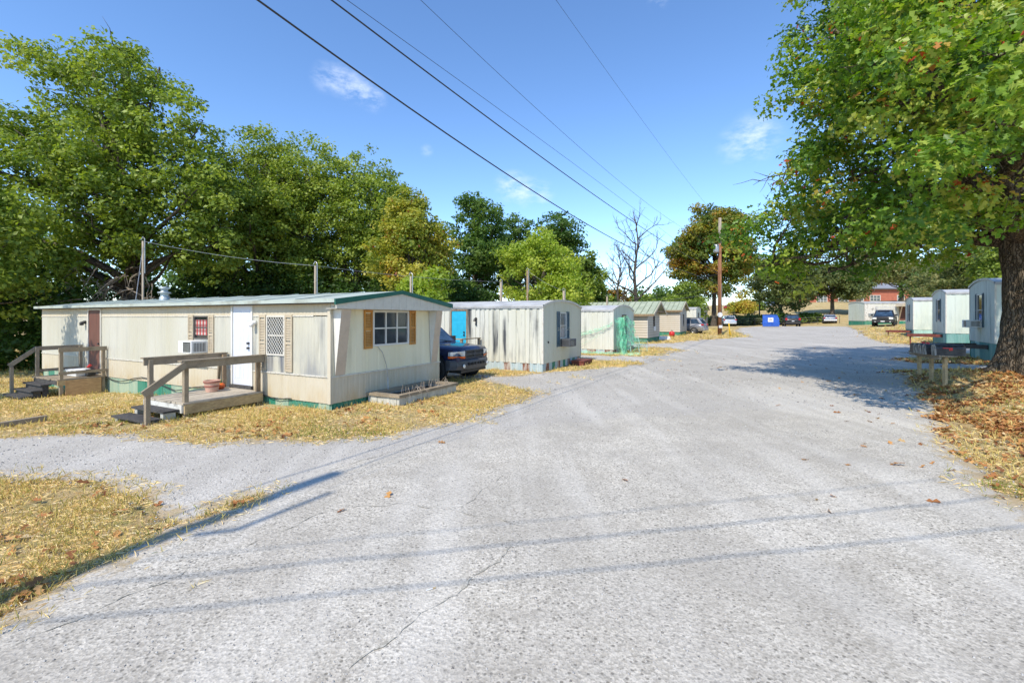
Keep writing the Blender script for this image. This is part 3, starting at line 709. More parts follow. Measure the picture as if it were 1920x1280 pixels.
    for k in range(n):
        xa, xb = -.12+3.94*k/n, -.12+3.94*(k+1)/n; dd = .0 if k % 2 else .004
        gb.prism([(xa, -.30-dd, 2.075), (xb, -.30-dd, 2.075), (xb, -.30-dd, rz(xb)), (xa, -.30-dd, rz(xa))], (0, .025, 0))
    gb.box(-.12, 3.82, -.27, 0, 2.075, 2.085); gb.build('gable_board', M['gable_grey'], t)
    gs = MB(); ws.box(gs, -.27, 0, .0, .012, 2.085, 2.2); gs.build('gable_side', M['gable_grey'], t)
    # front window: three columns
    window(t, we, 1.17, 2.41, 1.24, 2.06, 3, 2, 'white_trim', 'glass', t=.045)
    shutter(t, we, .90, 1.15, 1.20, 2.07, 'shutter_orange'); shutter(t, we, 2.43, 2.66, 1.22, 2.07, 'shutter_orange')
    # side windows
    def lattice(fo):
        lt = MB(); a0, a1, z0_, z1_ = 1.44, 1.98, 1.10, 1.90
        for sg in (1, -1):
            k = -12
            while k < 14:
                pts = []; c0 = k*.095
                ua, za = a0, z0_+c0; 
                ub, zb2 = a1, z0_+c0+(a1-a0)*1.15
                if sg < 0: za, zb2 = zb2, za
                def cl(u_, z_, U, Z):
                    tt0, tt1 = 0, 1; dz = Z-z_
                    for lim, s_ in ((z0_, 1), (z1_, -1)):
                        va, vb = s_*(z_-lim), s_*(Z-lim)
                        if va < 0 and vb < 0: return None
                        if va < 0: tt0 = max(tt0, va/(va-vb))
                        if vb < 0: tt1 = min(tt1, va/(va-vb))
                    return None if tt0 >= tt1 else (u_+(U-u_)*tt0, z_+dz*tt0, u_+(U-u_)*tt1, z_+dz*tt1)
                q = cl(ua, za, ub, zb2)
                if q: lt.bar(ws.pt(q[0], .004+.004*sg, q[1]), ws.pt(q[2], .004+.004*sg, q[3]), .010, .006)
                k += 1
        lt.build('lattice', M['white_trim'], fo)
    window(t, ws, 1.40, 2.02, 1.06, 1.94, 1, 2, 'dirty_white', 'glass', lattice)
    shutter(t, ws, 1.15, 1.385, .72, 1.96, 'shutter_tan'); shutter(t, ws, 2.035, 2.27, .72, 1.96, 'shutter_tan')
    def plaid(fo):
        cm = NT('plaid_curtain'); sx = cm.N('ShaderNodeSeparateXYZ'); cm.L(cm.tc.outputs['Object'], sx.inputs[0])
        a = cm.rng(cm.math('FRACT', cm.math('MULTIPLY', sx.outputs[1], 7.5)), .45, .5); b = cm.rng(cm.math('FRACT', cm.math('MULTIPLY', sx.outputs[2], 7.5)), .45, .5)
        col = cm.mix(a, (.45, .42, .38), (.40, .06, .05)); col = cm.mix(cm.math('MULTIPLY', b, .6), col, (.16, .015, .02)); m_ = cm.set(col, .85)
        cb = MB(); n = 16
        for k in range(n):
            ua, ub = 4.3+.54*k/n, 4.3+.54*(k+1)/n; cb.poly([ws.pt(ua, -.010+.006*(k % 2), 1.46), ws.pt(ub, -.010+.006*((k+1) % 2), 1.46), ws.pt(ub, -.010+.006*((k+1) % 2), 1.84), ws.pt(ua, -.010+.006*(k % 2), 1.84)])
        cb.build('curtain', m_, fo)
    window(t, ws, 4.26, 4.88, 1.36, 1.94, 1, 2, 'frame_dark', 'glass', plaid)
    shutter(t, ws, 4.02, 4.24, 1.0, 1.96, 'shutter_tan'); shutter(t, ws, 4.90, 5.12, 1.0, 1.96, 'shutter_tan')
    ac_unit(t, ws, 4.30, 4.86, 1.03, 1.33)
    # doors
    door(t, ws, 2.56, 3.26, .33, 2.17, 'door_white', 'white_trim', True, 2.66, ft=.055)
    th = MB(); ws.box(th, 2.5, 3.32, .003, .06, .255, .325); th.build('threshold', M['wood_dark'], t)
    d = door(t, ws, 9.85, 10.62, .24, 2.12, 'door_brown', 'dirty_white', False, None, ft=.05)
    h = MB(); h.tube([ws.pt(9.95, .006, 1.1), ws.pt(9.95, .05, 1.1)], [.03, .025], 8); h.build('handle', M['metal_dark'], d)
    # lamps beside the doors
    for u, z, m in ((2.42, 1.78, 'white_plastic'), (10.86, 1.75, 'metal_dark')):
        l = MB(); l.tube([ws.pt(u, .0, z), ws.pt(u, .05, z), ws.pt(u, .10, z-.01)], [.055, .05, .02], 10); l.lathe([(.0, -.02), (.05, -.01), (.055, .06), (.03, .10), (0, .1)], 12, Matrix.Translation(ws.pt(u, .10, z-.08))); l.build('porch_lamp', M[m], t, smooth=True)
    ou = MB(); ws.box(ou, 3.7, 3.83, .004, .035, .66, .77); ou.build('outlet_box', M['dirty_white'], t)
    # skirting
    def gpw(w):
        def f(u):
            p = w.pt(u, -.02, 0); c, s_ = math.cos(R(90-phi)), math.sin(R(90-phi)); return gz(x0+p.x*c-p.y*s_, y0+p.x*s_+p.y*c)
        return f
    def sm(i, u):
        if u < 2: return 'skirt_green' if i % 3 else 'skirt_pale'
        if 5.9 < u < 7.6: return 'skirt_green'
        return 'skirt_pale' if u < 9.6 else ('skirt_green' if i % 2 else 'skirt_pale')
    skirting(t, ws, 0.01, L-.02, zb, sm, .42, gpw(ws), 3); skirting(t, we, .01, Wd-.02, zb, lambda i, u: 'skirt_green', .45, gpw(we), 4)
    bk = MB(); bk.box(Wd-.04, Wd-.03, 0, L, -.6, zb+.02); bk.build('rear_skirting', M['skirt_green'], t)
    # sagging cable along the skirt, cable hanging from the window
    cb = MB(); cb.tube([ws.pt(9.5-k*.42, .03, .14-.10*math.sin(k*.9)-.05*(k > 8)) for k in range(18)], .012, 6); cb.tube([ws.pt(9.6, .02, .95), ws.pt(9.55, .03, .5), ws.pt(9.5, .03, .14)], .01, 6); cb.build('cable', M['wire'], t)
    cb = MB(); cb.tube([we.pt(1.3, .03, 1.24), we.pt(1.42, .06, 1.1), we.pt(1.53, .08, .8), we.pt(1.56, .1, .5), we.pt(1.5, .16, .22)], .009, 6); cb.build('cable', M['metal_grey'], t)
    cb = MB(); cb.tube([ws.pt(2.3-.14*k, .02+.01*(k % 2), .13+.025*math.sin(k)) for k in range(9)], .011, 6); cb.build('cable', M['wire'], t)
    # roof vent
    v = MB(); T = Matrix.Translation((1.0, 8.4, 2.38)); v.lathe([(.13, 0), (.13, .14), (.10, .16), (.10, .25), (.17, .26), (.17, .30), (.09, .31), (.09, .38), (.14, .40), (.14, .44), (0, .47)], 16, T); v.build('roof_vent', M['galv'], t, smooth=True)
    return t, ws, we
h1, h1s, h1e = home1()
HA = R(90-27.3)
def h1w(x, y, z=0): return Vector((-3.7+x*math.cos(HA)-y*math.sin(HA), 9.3+x*math.sin(HA)+y*math.cos(HA), z))

# front porch
def boards_x(mb_parent, name, m, x0, x1, y0, y1, z0, z1, n, gap=.006, along='x', jit=.004):
    for k in range(n):
        mb = MB(); e = rnd.uniform(-.02, .02); dz = rnd.uniform(-jit, jit)
        if along == 'x': a, b = y0+(y1-y0)*k/n+gap/2, y0+(y1-y0)*(k+1)/n-gap/2; mb.box(x0+e, x1, a, b, z0+dz, z1+dz)
        else: a, b = x0+(x1-x0)*k/n+gap/2, x0+(x1-x0)*(k+1)/n-gap/2; mb.box(a, b, y0+e, y1, z0+dz, z1+dz)
        mb.build(name, m, mb_parent)
def post(par, x, y, z0, z1, w=.09, m='wood_grey'):
    w *= .9; b = MB(); b.box(x-w/2, x+w/2, y-w/2, y+w/2, z0, z1); return b.build('post', M[m], par, bevel=.004)
o = h1w(0, 0); porch = thing('wooden_porch', 'weathered wooden porch with railings and steps at the white door', 'porch', (o.x, o.y, 0), HA, 'wooden porches of the nearest home')
boards_x(porch, 'board', M['wood_floor'], -1.68, -.07, 2.06, 3.52, .222, .255, 10, .01, 'x')
for a in ((-1.66, -.07, 2.06, 2.10), (-1.66, -.07, 3.48, 3.52)):
    b = MB(); b.box(a[0], a[1], a[2], a[3], .035, .215); b.build('side_joist', M['wood_tan'], porch)
b = MB(); b.box(-1.70, -1.66, 2.10, 3.52, .06, .215); b.build('end_joist', M['white_board'], porch)
for k in range(3): b = MB(); b.box(-1.6, -.1, 2.4+k*.36, 2.43+k*.36, .08, .215); b.build('joist', M['wood_dark'], porch)
for x, y, z0 in ((-1.61, 2.135, -.12), (-1.61, 3.43, -.2), (-.13, 2.145, -.1), (-.14, 3.40, -.1)): post(porch, x, y, z0, 1.03, .09, 'wood_grey' if x < -1 else 'wood_brown')
for y in (2.085, 3.48):
    b = MB(); b.box(-1.72, -.05, y-.045, y-.008, .91, 1.045); b.build('rail', M['wood_grey'], porch)
    b = MB(); b.box(-1.74, -.04, y-.07, y+.07, 1.046, 1.075); b.build('rail', M['wood_grey'], porch)
post(porch, -2.27, 2.08, -.15, .60, .085)
b = MB(); b.bar((-1.66, 2.02, 1.0), (-2.36, 2.02, .52), .04, .12); b.build('stair_rail', M['wood_grey'], porch)
for k, (x0_, x1_, z) in enumerate(((-1.98, -1.71, .13), (-2.30, -2.0, .015), (-2.75, -2.42, -.09))):
    b = MB(); b.box(x0_, x1_, 2.15, 3.35, z-.035, z); b.build('tread', M['wood_dark'], porch)
    if k < 2:
        b = MB(); b.box(x0_+.02, x1_-.04, 2.2, 2.3, -.2, z-.036); b.build('step_block', M['block'], porch); b = MB(); b.box(x0_+.02, x1_-.04, 3.15, 3.25, -.2, z-.036); b.build('step_block', M['block'], porch)
# things on the porch
p = h1w(-.62, 3.02, .257); pot = thing('flower_pot', 'pinkish wooden bucket planter with dark bands on the front porch', 'planter', p, HA)
b = MB(); b.lathe([(0, .0), (.115, 0), (.15, .20), (.165, .22), (.165, .25), (.145, .25), (.14, .19), (0, .18)], 24); b.build('bucket', M['terracotta'], pot, smooth=False)
for z, r_ in ((.11, .136), (.205, .158)): b = MB(); b.lathe([(r_, z), (r_+.008, z), (r_+.011, z+.028), (r_+.003, z+.028)], 24); b.build('band', M['bucket_band'], pot)
p = h1w(-.25, 2.95, .257) if False else h1w(-.33, 3.22, .257); dec = thing('pumpkin_basket', 'small orange basket decoration with a green top by the porch post', 'decoration', p, HA)
b = MB(); b.lathe([(0, 0), (.07, 0), (.10, .05), (.095, .11), (.05, .14), (0, .13)], 16); b.build('basket', M['orange'], dec, smooth=True)
b = MB(); b.tube([(0, 0, .13), (.01, 0, .18), (.04, .01, .21)], [.03, .02, .01], 7); b.tube([(0, 0, .13), (-.03, 0, .2)], [.025, .008], 6); b.build('stalk', M['leaf_green'], dec)
b = MB(); b.bar((0, -.02, 0), (.02, .02, .6), .1, .025); lo = h1w(-.09, 3.62, .02)
wb_ = b.build('leaning_board', M['wood_grey']); wb_.location = h1w(-.14, 3.62, .0); wb_.scale = (1, 1, 1.4); tag(wb_, 'short weathered plank leaning on the wall beside the porch post', 'plank')

# back porch
porch2 = thing('wooden_porch', 'farther wooden porch with plywood side panel at the brown door', 'porch', (o.x, o.y, 0), HA, 'wooden porches of the nearest home')
GZ2 = -.36
boards_x(porch2, 'board', M['wood_grey'], -1.14, -.04, 9.42, 11.05, .145, .175, 8, .008, 'y' if False else 'x')
b = MB(); b.box(-.96, -.16, 9.40, 9.42, GZ2, .14); b.build('plywood_panel', M['plywood'], porch2)
b = MB(); b.box(-1.12, -.96, 9.41, 9.45, -.0, .14); b.build('side_joist', M['wood_tan'], porch2)
b = MB(); b.box(-1.13, -1.10, 9.45, 11.0, .02, .14); b.build('end_joist', M['wood_dark'], porch2)
for x, y, z1 in ((-1.03, 9.47, 1.02), (-.09, 9.48, 1.02), (-1.07, 10.95, 1.02), (-.09, 10.95, 1.02)): post(porch2, x, y, GZ2-.1, z1, .085)
for y in (9.42, 11.0):
    b = MB(); b.box(-1.1, -.03, y-.02, y+.015, .93, 1.05); b.build('rail', M['wood_grey'], porch2)
    b = MB(); b.box(-1.1, -.03, y-.02, y+.015, .30, .38); b.build('rail', M['wood_grey'], porch2)
b = MB(); b.box(-1.13, -1.09, 9.95, 11.02, .95, 1.05) if False else None
b = MB(); b.bar((-1.05, 11.05, 1.0), (-1.62, 11.05, .52), .04, .11); b.build('stair_rail', M['wood_grey'], porch2)
post(porch2, -1.58, 11.0, GZ2-.1, .50, .08)
for x0_, x1_, z in ((-1.36, -1.14, .04), (-1.55, -1.30, -.11), (-1.75, -1.50, -.24)):
    b = MB(); b.box(x0_, x1_, 9.75, 11.0, z-.04, z); b.build('tread', M['wood_dark'], porch2)
    b = MB(); b.box(x0_+.05, x1_-.04, 9.8, 10.95, GZ2-.1, z-.041); b.build('riser', M['wood_dark'], porch2)
p = h1w(-.45, 10.0, .18); tb = thing('storage_tub', 'white plastic tub lying on the far porch', 'tub', p, HA)
b = MB(); b.loft([[Vector((x*s_, y*s_, z)) for x, y in ((-.2, -.33), (.2, -.33), (.2, .33), (-.2, .33))] for z, s_ in ((0, .9), (.14, 1), (.17, .97))]); b.build('body', M['white_plastic'], tb, bevel=.02)
b = MB(); b.box(-.215, .215, -.345, .345, .171, .195); b.build('lid', M['white_plastic'], tb, bevel=.01)
p = h1w(-.33, 9.66, .18); rt = thing('push_toy', 'red plastic item standing by the brown door', 'toy', p, HA)
b = MB(); b.box(-.1, .1, -.12, .12, .02, .2); b.build('body', M['metal_dark'], rt, bevel=.02); b = MB(); b.tube([(-.1, -.16, .28), (0, 0, .31), (.08, .16, .29)], .035, 8); b.build('handle', M['red'], rt, smooth=True)

# concrete-block planter in front of home 1
pl = thing('raised_planter', 'low block planter with grey timber rim under the front window', 'planter', (o.x, o.y, 0), HA)
PX0, PX1, PY0, PY1 = .98, 3.12, -.95, -.06
zt_ = .24
def blocks(a, b, horizontal, fixed):
    n = max(1, round((b-a)/.2))
    for k in range(n):
        mb = MB(); u0, u1 = a+(b-a)*k/n+.003, a+(b-a)*(k+1)/n-.003; j = rnd.uniform(-.006, .006)
        if horizontal: mb.box(u0, u1, fixed+j, fixed+.07+j, -.15, zt_-.06)
        else: mb.box(fixed+j, fixed+.07+j, u0, u1, -.15, zt_-.06)
        mb.build('block', M['block'], pl)
blocks(PX0, PX1, True, PY0); blocks(PX0, PX1, True, PY1-.07); blocks(PY0+.08, PY1-.08, False, PX0); blocks(PY0+.08, PY1-.08, False, PX1-.07)
for a in ((PX0-.04, PX1+.04, PY0-.04, PY0+.10), (PX0-.04, PX1+.04, PY1-.12, PY1), (PX0-.04, PX0+.10, PY0+.102, PY1-.122), (PX1-.10, PX1+.04, PY0+.102, PY1-.122)):
    b = MB(); b.box(*a, zt_-.058, zt_); b.build('rim_board', M['wood_grey'], pl)
b = MB(); b.box(PX0+.07, PX1-.07, PY0+.07, PY1-.07, -.1, zt_-.12); b.build('soil', M['soil'], pl)
wv = MB()
for k in range(26):
    x = rnd.uniform(PX0+.12, PX1-.12); y = rnd.uniform(PY0+.02, PY0+.3); z = zt_-.12; pts = [(x, y, z)]
    dx, dy = rnd.uniform(-.3, .3), rnd.uniform(-.35, .05)
    for q in range(1, 6): pts.append((x+dx*q/5, y+dy*q/5, z+.28*math.sin(q/5*2.6)*rnd.uniform(.6, 1.1)))
    wv.tube(pts, .004, 4)
wv.build('dead_stems', M['bark_pale'], pl, kind='stuff')

# ================================================================== other homes
h2, h2s, h2e, gp2 = mobile_home('second home on the left with black streaked siding and bright blue door', 1.075, 15.85, 28.1, 3.9, 14.2, .28, 2.30, 1, 'streaky', 'grey_end', 'roof_silver',
    (lambda i, u: ['skirt_blue', 'skirt_blue', 'skirt_rust', 'skirt_blue', 'skirt_blue', 'skirt_rust', 'skirt_blue'][i % 7], lambda i, u: ['skirt_blue', 'skirt_rust', 'skirt_blue', 'skirt_green'][i % 4]),
    rise=.23, holes_side=[(3.18, 3.86, .40, 2.15)], holes_end=[(1.53, 2.20, 1.10, 2.08)], pitch=.27, irregular=.35, depth=.03, skirt_w=.26)
door(h2, h2s, 3.18, 3.86, .42, 2.15, 'door_blue', 'wood_brown', True, 3.28, ft=.05)
window(h2, h2e, 1.53, 2.20, 1.10, 2.08, 1, 2, 'white_trim', 'glass_pale'); shutter(h2, h2e, 1.24, 1.51, .80, 2.12, 'shutter_slate'); shutter(h2, h2e, 2.22, 2.49, .80, 2.12, 'shutter_slate')
ac_unit(h2, h2e, 1.62, 2.25, .80, 1.09, .4, 'bumper_grey')
b = MB(); b.tube([h2s.pt(2.75, .0, 1.86), h2s.pt(2.75, .1, 1.84), h2s.pt(2.75, .12, 1.76)], [.05, .03, .05], 8); h2s.box(b, 2.73, 2.77, .003, .02, 1.6, 1.82); b.build('porch_lamp', M['metal_dark'], h2)
b = MB(); h2e.box(b, .42, .47, .003, .03, .98, 1.05); b.build('outlet_box', M['metal_dark'], h2)
HB = R(90-28.1)
pc = thing('wooden_porch', 'small porch railing in front of the bright blue door', 'porch', (1.075, 15.85, gz(1.075, 15.85)), HB)
boards_x(pc, 'board', M['wood_floor'], -1.3, -.05, 2.5, 4.5, .28, .31, 12, .008, 'x')
for x, y, m in ((-1.25, 2.55, 'wood_grey'), (-1.25, 3.30, 'wood_grey'), (-1.25, 4.4, 'wood_grey'), (-.12, 2.55, 'wood_grey'), (-1.25, 3.8, 'wood_tan')): post(pc, x, y, -.4, 1.12, .09, m)
b = MB(); b.box(-1.31, -1.19, 2.5, 4.5, 1.121, 1.155); b.build('rail', M['wood_tan'], pc)
b = MB(); b.box(-1.18, -.05, 2.5, 2.6, 1.121, 1.155); b.build('rail', M['wood_grey'], pc)
st = thing('wooden_step', 'low red brown wooden step against the end of the streaked home', 'step', (1.075, 15.85, gz(2.3, 18)), HB)
b = MB(); b.box(2.5, 3.6, -.62, -.08, .16, .20); b.build('tread', M['hitch'], st); b = MB(); b.box(2.53, 3.57, -.60, -.57, -.1, .158); b.box(2.53, 2.56, -.57, -.1, -.1, .158); b.box(3.54, 3.57, -.57, -.1, -.1, .158); b.build('riser', M['hitch'], st)

h3, h3s, h3e, gp3 = mobile_home('third home on the left, pale with green netting draped on its corner', 5.24, 23.6, 30, 3.9, 13, .22, 2.28, 1, 'white_side', 'pale_green', 'roof_silver',
    (lambda i, u: ['skirt_rust', 'skirt_blue'][i % 2],), rise=.27, holes_end=[(1.55, 2.4, .72, 2.05)], pitch=.24, irregular=.3, depth=.02, skirt_w=.5)
window(h3, h3e, 1.55, 2.4, .72, 2.05, 1, 3, 'frame_dark', 'glass')
def netting():
    # sheet of netting draped round the corner of home 3, sagging to the ground
    HC = R(60); mb = MB(); th_ = thing('draped_net', 'light green netting draped over the corner of the third home', 'net', (5.24, 23.6, gz(5.24, 23.6)), HC)
    def sheet(name, top, bot, n, m_, off):
        vs = []; fs = []
        for i in range(n+1):
            u = i/n
            for j in range(m_+1):
                v = j/m_; a = Vector(top(u)); b_ = Vector(bot(u)); p_ = a.lerp(b_, v); wv_ = .10*math.sin(u*15+v*5)+.05*math.sin(u*37-v*7)
                p_ = p_+Vector(off)*(abs(wv_)+.03); vs.append(p_)
        for i in range(n):
            for j in range(m_): fs.append((i*(m_+1)+j, i*(m_+1)+j+1, (i+1)*(m_+1)+j+1, (i+1)*(m_+1)+j))
        MB().add(vs, fs).build(name, M['netting'], th_)
    sheet('net_sheet', lambda u: (u*3.6+.05, -.03, 1.85-.15*math.sin(u*9)), lambda u: (u*3.2+.1, -.10-.3*math.sin(u*3), .55-.5*math.cos(u*2.2)), 40, 14, (0, -1, 0))
    sheet('net_sheet', lambda u: (.2+.9*u, -.12, 1.9), lambda u: (-.1+1.1*u, -.35, -.02), 26, 14, (0, -1, 0))
    sheet('net_sheet', lambda u: (-.03, u*5.5, 1.72-1.15*min(1, u*1.1)**.6), lambda u: (-.05, u*5.5, 1.55-1.1*min(1, u*1.1)**.6-.15*u), 40, 6, (-1, 0, 0))
    sheet('net_sheet', lambda u: (-.5-.35*math.sin(u*3), u*5-1.6, .12), lambda u: (-.95-.3*math.sin(u*4), u*5-1.6, .04), 30, 4, (0, 0, .5))
    ln = MB(); ln.tube([(-.04, .1, 1.5), (-.06, .9, .9), (-.1, 1.9, .35), (-.3, 2.6, .12)], .008, 5); ln.build('cord', M['netting'], th_)
netting()
# tangled metal glider bench
bn = thing('garden_bench', 'pale metal garden bench frame tangled in netting by the third home', 'bench', (*P(1190, 660), gz(*P(1190, 660))), R(40))
b = MB()
for x in (-.75, 0, .75):
    b.tube([(x, -.3, 0), (x, -.25, .4), (x, .2, .42), (x, .32, .85)], .022, 6); b.tube([(x, .3, 0), (x, .2, .4)], .022, 6)
for k in range(5): b.tube([(-.78, -.22+.1*k, .42), (.78, -.22+.1*k, .42)], .014, 5)
for k in range(5): b.tube([(-.78, .22+.03*k, .48+.085*k), (.78, .22+.03*k, .48+.085*k)], .014, 5)
b.build('frame', M['skirt_mint'], bn)
for sx in (-.78, .78): b = MB(); b.tube([(sx, -.28, .4), (sx, -.28, .6), (sx, .25, .62)], .02, 6); b.build('armrest', M['metal_grey'], bn)
b = MB()
for k in range(30):
    x, y, z = rnd.uniform(-.8, .8), rnd.uniform(-.4, .4), rnd.uniform(.1, .8); b.tube([(x, y, z), (x+rnd.uniform(-.3, .3), y+rnd.uniform(-.2, .2), z+rnd.uniform(-.3, .3)), (x+rnd.uniform(-.5, .5), y, max(.02, z-.4))], .008, 4)
b.build('tangled_cords', M['netting'], bn, kind='stuff')

def gable_home(label, x0, y0, phi, Wd, L, zb, zt, rise, win, over, big=True):
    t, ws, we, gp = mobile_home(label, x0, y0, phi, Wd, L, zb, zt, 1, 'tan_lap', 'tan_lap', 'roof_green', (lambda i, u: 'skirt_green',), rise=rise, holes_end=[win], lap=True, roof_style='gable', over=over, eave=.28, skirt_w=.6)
    window(t, we, *win, 1, 2, 'frame_dark', 'glass', t=.03)
    rs = MB(); y = -over+.1
    while y < L:
        for s_ in (-1, 1):
            xe = -.28 if s_ < 0 else Wd+.28; ze = zt-rise*.28/(Wd/2); rs.bar((Wd/2, y, zt+rise+.06), (xe, y, ze+.06), .05, .06)
        y += .45
    rs.build('roof_ribs', M['roof_rib'], t, kind='stuff')
    for s_ in (-1, 1):
        xe = -.3 if s_ < 0 else Wd+.3; ze = zt-rise*.3/(Wd/2); f = MB(); f.bar((Wd/2, -over-.015, zt+rise-.03), (xe, -over-.015, ze-.03), .03, .16); f.build('fascia', M['shutter_tan'], t)
    e = MB(); e.box(-.31, -.285, -over, L, zt-rise*.3/(Wd/2)-.12, zt-rise*.3/(Wd/2)+.03); e.build('eave_trim', M['wood_brown'], t)
    return t, ws, we
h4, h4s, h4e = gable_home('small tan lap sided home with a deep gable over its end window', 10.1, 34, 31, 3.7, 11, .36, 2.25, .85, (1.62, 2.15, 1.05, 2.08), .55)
b = MB(); h4e.box(b, 0, 3.7, .52, .545, 2.27, 2.6) if False else None
b = MB(); b.box(.3, 3.4, -.5, -.46, 2.28, 2.40); b.build('gable_beam', M['wood_brown'], h4)
for xx in (.18, 3.4): b = MB(); b.box(xx, xx+.1, -.5, -.02, 2.25, 2.33); b.build('bracket', M['wood_brown'], h4)
pt_ = MB(); h4e.box(pt_, 1.75, 2.35, .02, .06, .85, 1.2); pt_.build('wall_box', M['white_plastic'], h4)
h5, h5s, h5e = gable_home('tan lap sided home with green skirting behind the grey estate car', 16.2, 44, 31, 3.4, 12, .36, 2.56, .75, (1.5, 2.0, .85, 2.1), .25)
b = MB()
t6, s6, e6, _ = mobile_home('white home with silver roof half hidden behind the parked grey car', 22.0, 54.5, 31, 3.4, 12, .35, 2.55, 1, 'white_side', 'pale_green', 'roof_silver', (lambda i, u: 'skirt_green',), rise=.22, holes_end=[(1.3, 2.0, 1.0, 2.1)], pitch=.4, depth=.03, skirt_w=1)
window(t6, e6, 1.3, 2.0, 1.0, 2.1, 1, 2, 'frame_dark', 'glass')
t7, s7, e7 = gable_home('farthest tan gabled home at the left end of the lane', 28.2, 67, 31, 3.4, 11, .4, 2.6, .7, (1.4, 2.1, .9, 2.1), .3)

# right-hand homes stand on higher skirting and show their towing hitches
def right_home(label, x0, y0, zs, win, ac, skirt, hitchm, Wd=3.15):
    g0 = gz(x0, y0); zb, zt = zs[0]-g0, zs[1]-g0
    t, ws, we, gp = mobile_home(label, x0, y0, 33, Wd, 13, zb, zt, -1, 'pale_right', 'pale_right', 'roof_silver', skirt, rise=.22, holes_end=[(win[0], win[1], win[2]-g0, win[3]-g0)], pitch=.42, depth=.012, irregular=.2, z0=g0, skirt_w=.6)
    window(t, we, win[0], win[1], win[2]-g0, win[3]-g0, 1, 2, 'white_trim', 'glass'); 
    shutter(t, we, win[0]-.16, win[0]-.01, win[2]-g0-.05, win[3]-g0+.03, 'shutter_slate'); shutter(t, we, win[1]+.01, win[1]+.16, win[2]-g0-.05, win[3]-g0+.03, 'shutter_slate')
    if ac: ac_unit(t, we, ac[0], ac[1], ac[2]-g0, ac[3]-g0, .45)
    h = MB(); c = Wd*.5; zz = zb-.02
    for s_ in (-1, 1): h.bar((c+s_*.75, -.0, zz-.14), (c+s_*.1, 1.25, zz-.14), .07, .16)
    h.box(c-.12, c+.12, 1.15, 1.4, zz-.22, zz-.06); o_ = h.build('towing_hitch', M[hitchm], t)
    h = MB(); h.tube([(c, 1.25, zz-.2), (c, 1.25, -.05)], .035, 8); h.box(c-.09, c+.09, 1.16, 1.34, -.06, -.03); h.build('hitch_jack', M[hitchm], t)
    return t, ws, we
tA, sA, eA = right_home('nearest pale home on the right, partly behind the big oak trunk', 17.7, 16.7, (.93, 3.17), (1.44, 2.14, 1.56, 2.82), (1.50, 2.12, 1.50, 1.80), (lambda i, u: ['skirt_teal', 'skirt_mint'][i % 5 == 3],), 'wood_dark')
tB, sB, eB = right_home('middle pale home on the right on tall teal skirting', 23.6, 24.8, (1.03, 3.22), (1.30, 2.02, 1.70, 2.92), None, (lambda i, u: 'skirt_teal',), 'hitch')
tC, sC, eC = right_home('third pale home on the right with mint skirting and a streaked corner', 29.4, 33.4, (1.0, 3.15), (1.45, 2.15, 1.62, 2.85), None, (lambda i, u: 'skirt_mint', lambda i, u: 'skirt_teal'), 'hitch')
g0 = gz(42.9, 58)
tD, sD, eD, gpD = mobile_home('long white home standing crosswise at the end behind the black pickup', 45.3, 58.6, 10, 3.7, 15, .62, 2.92, -1, 'white_side', 'pale_green', 'roof_silver', (lambda i, u: 'skirt_green' if u < 6 else 'skirt_mint',), rise=.2, pitch=.45, depth=.02, skirt_w=.9, holes_side=[(4.0, 4.8, .7, 2.5)], z0=g0)
door(tD, sD, 4.0, 4.8, .7, 2.5, 'wood_brown' if False else 'door_brown', 'wood_brown', False)
pr = MB()
pr.prism([(-1.3, -3.4, 2.45), (-1.3, -5.4, 2.45), (-1.3, -5.2, 2.75), (-1.3, -4.4, 2.98), (-1.3, -3.6, 2.75)], (1.28, 0, 0)); pr.build('porch_canopy', M['shutter_tan'], tD)
for y in (-3.55, -5.25): pr = MB(); pr.bar((-1.2, y, 2.45), (-1.2, y+(.5 if y > -4.4 else -.5), .1), .1, .1); pr.build('porch_post', M['wood_brown'], tD)
b = MB(); b.prism([(-.03, 0, .72), (-.03, -1.15, .72), (-.03, -1.7, 1.9), (-.03, -1.0, 2.75), (-.03, .0, 2.75)], (-.03, 0, 0)) ; b.build('corner_panel', M['white_board'], tD)
b = MB(); b.box(-.12, -.08, -1.3, -.4, 1.2, 1.6); b.build('wall_box', M['metal_grey'], tD)

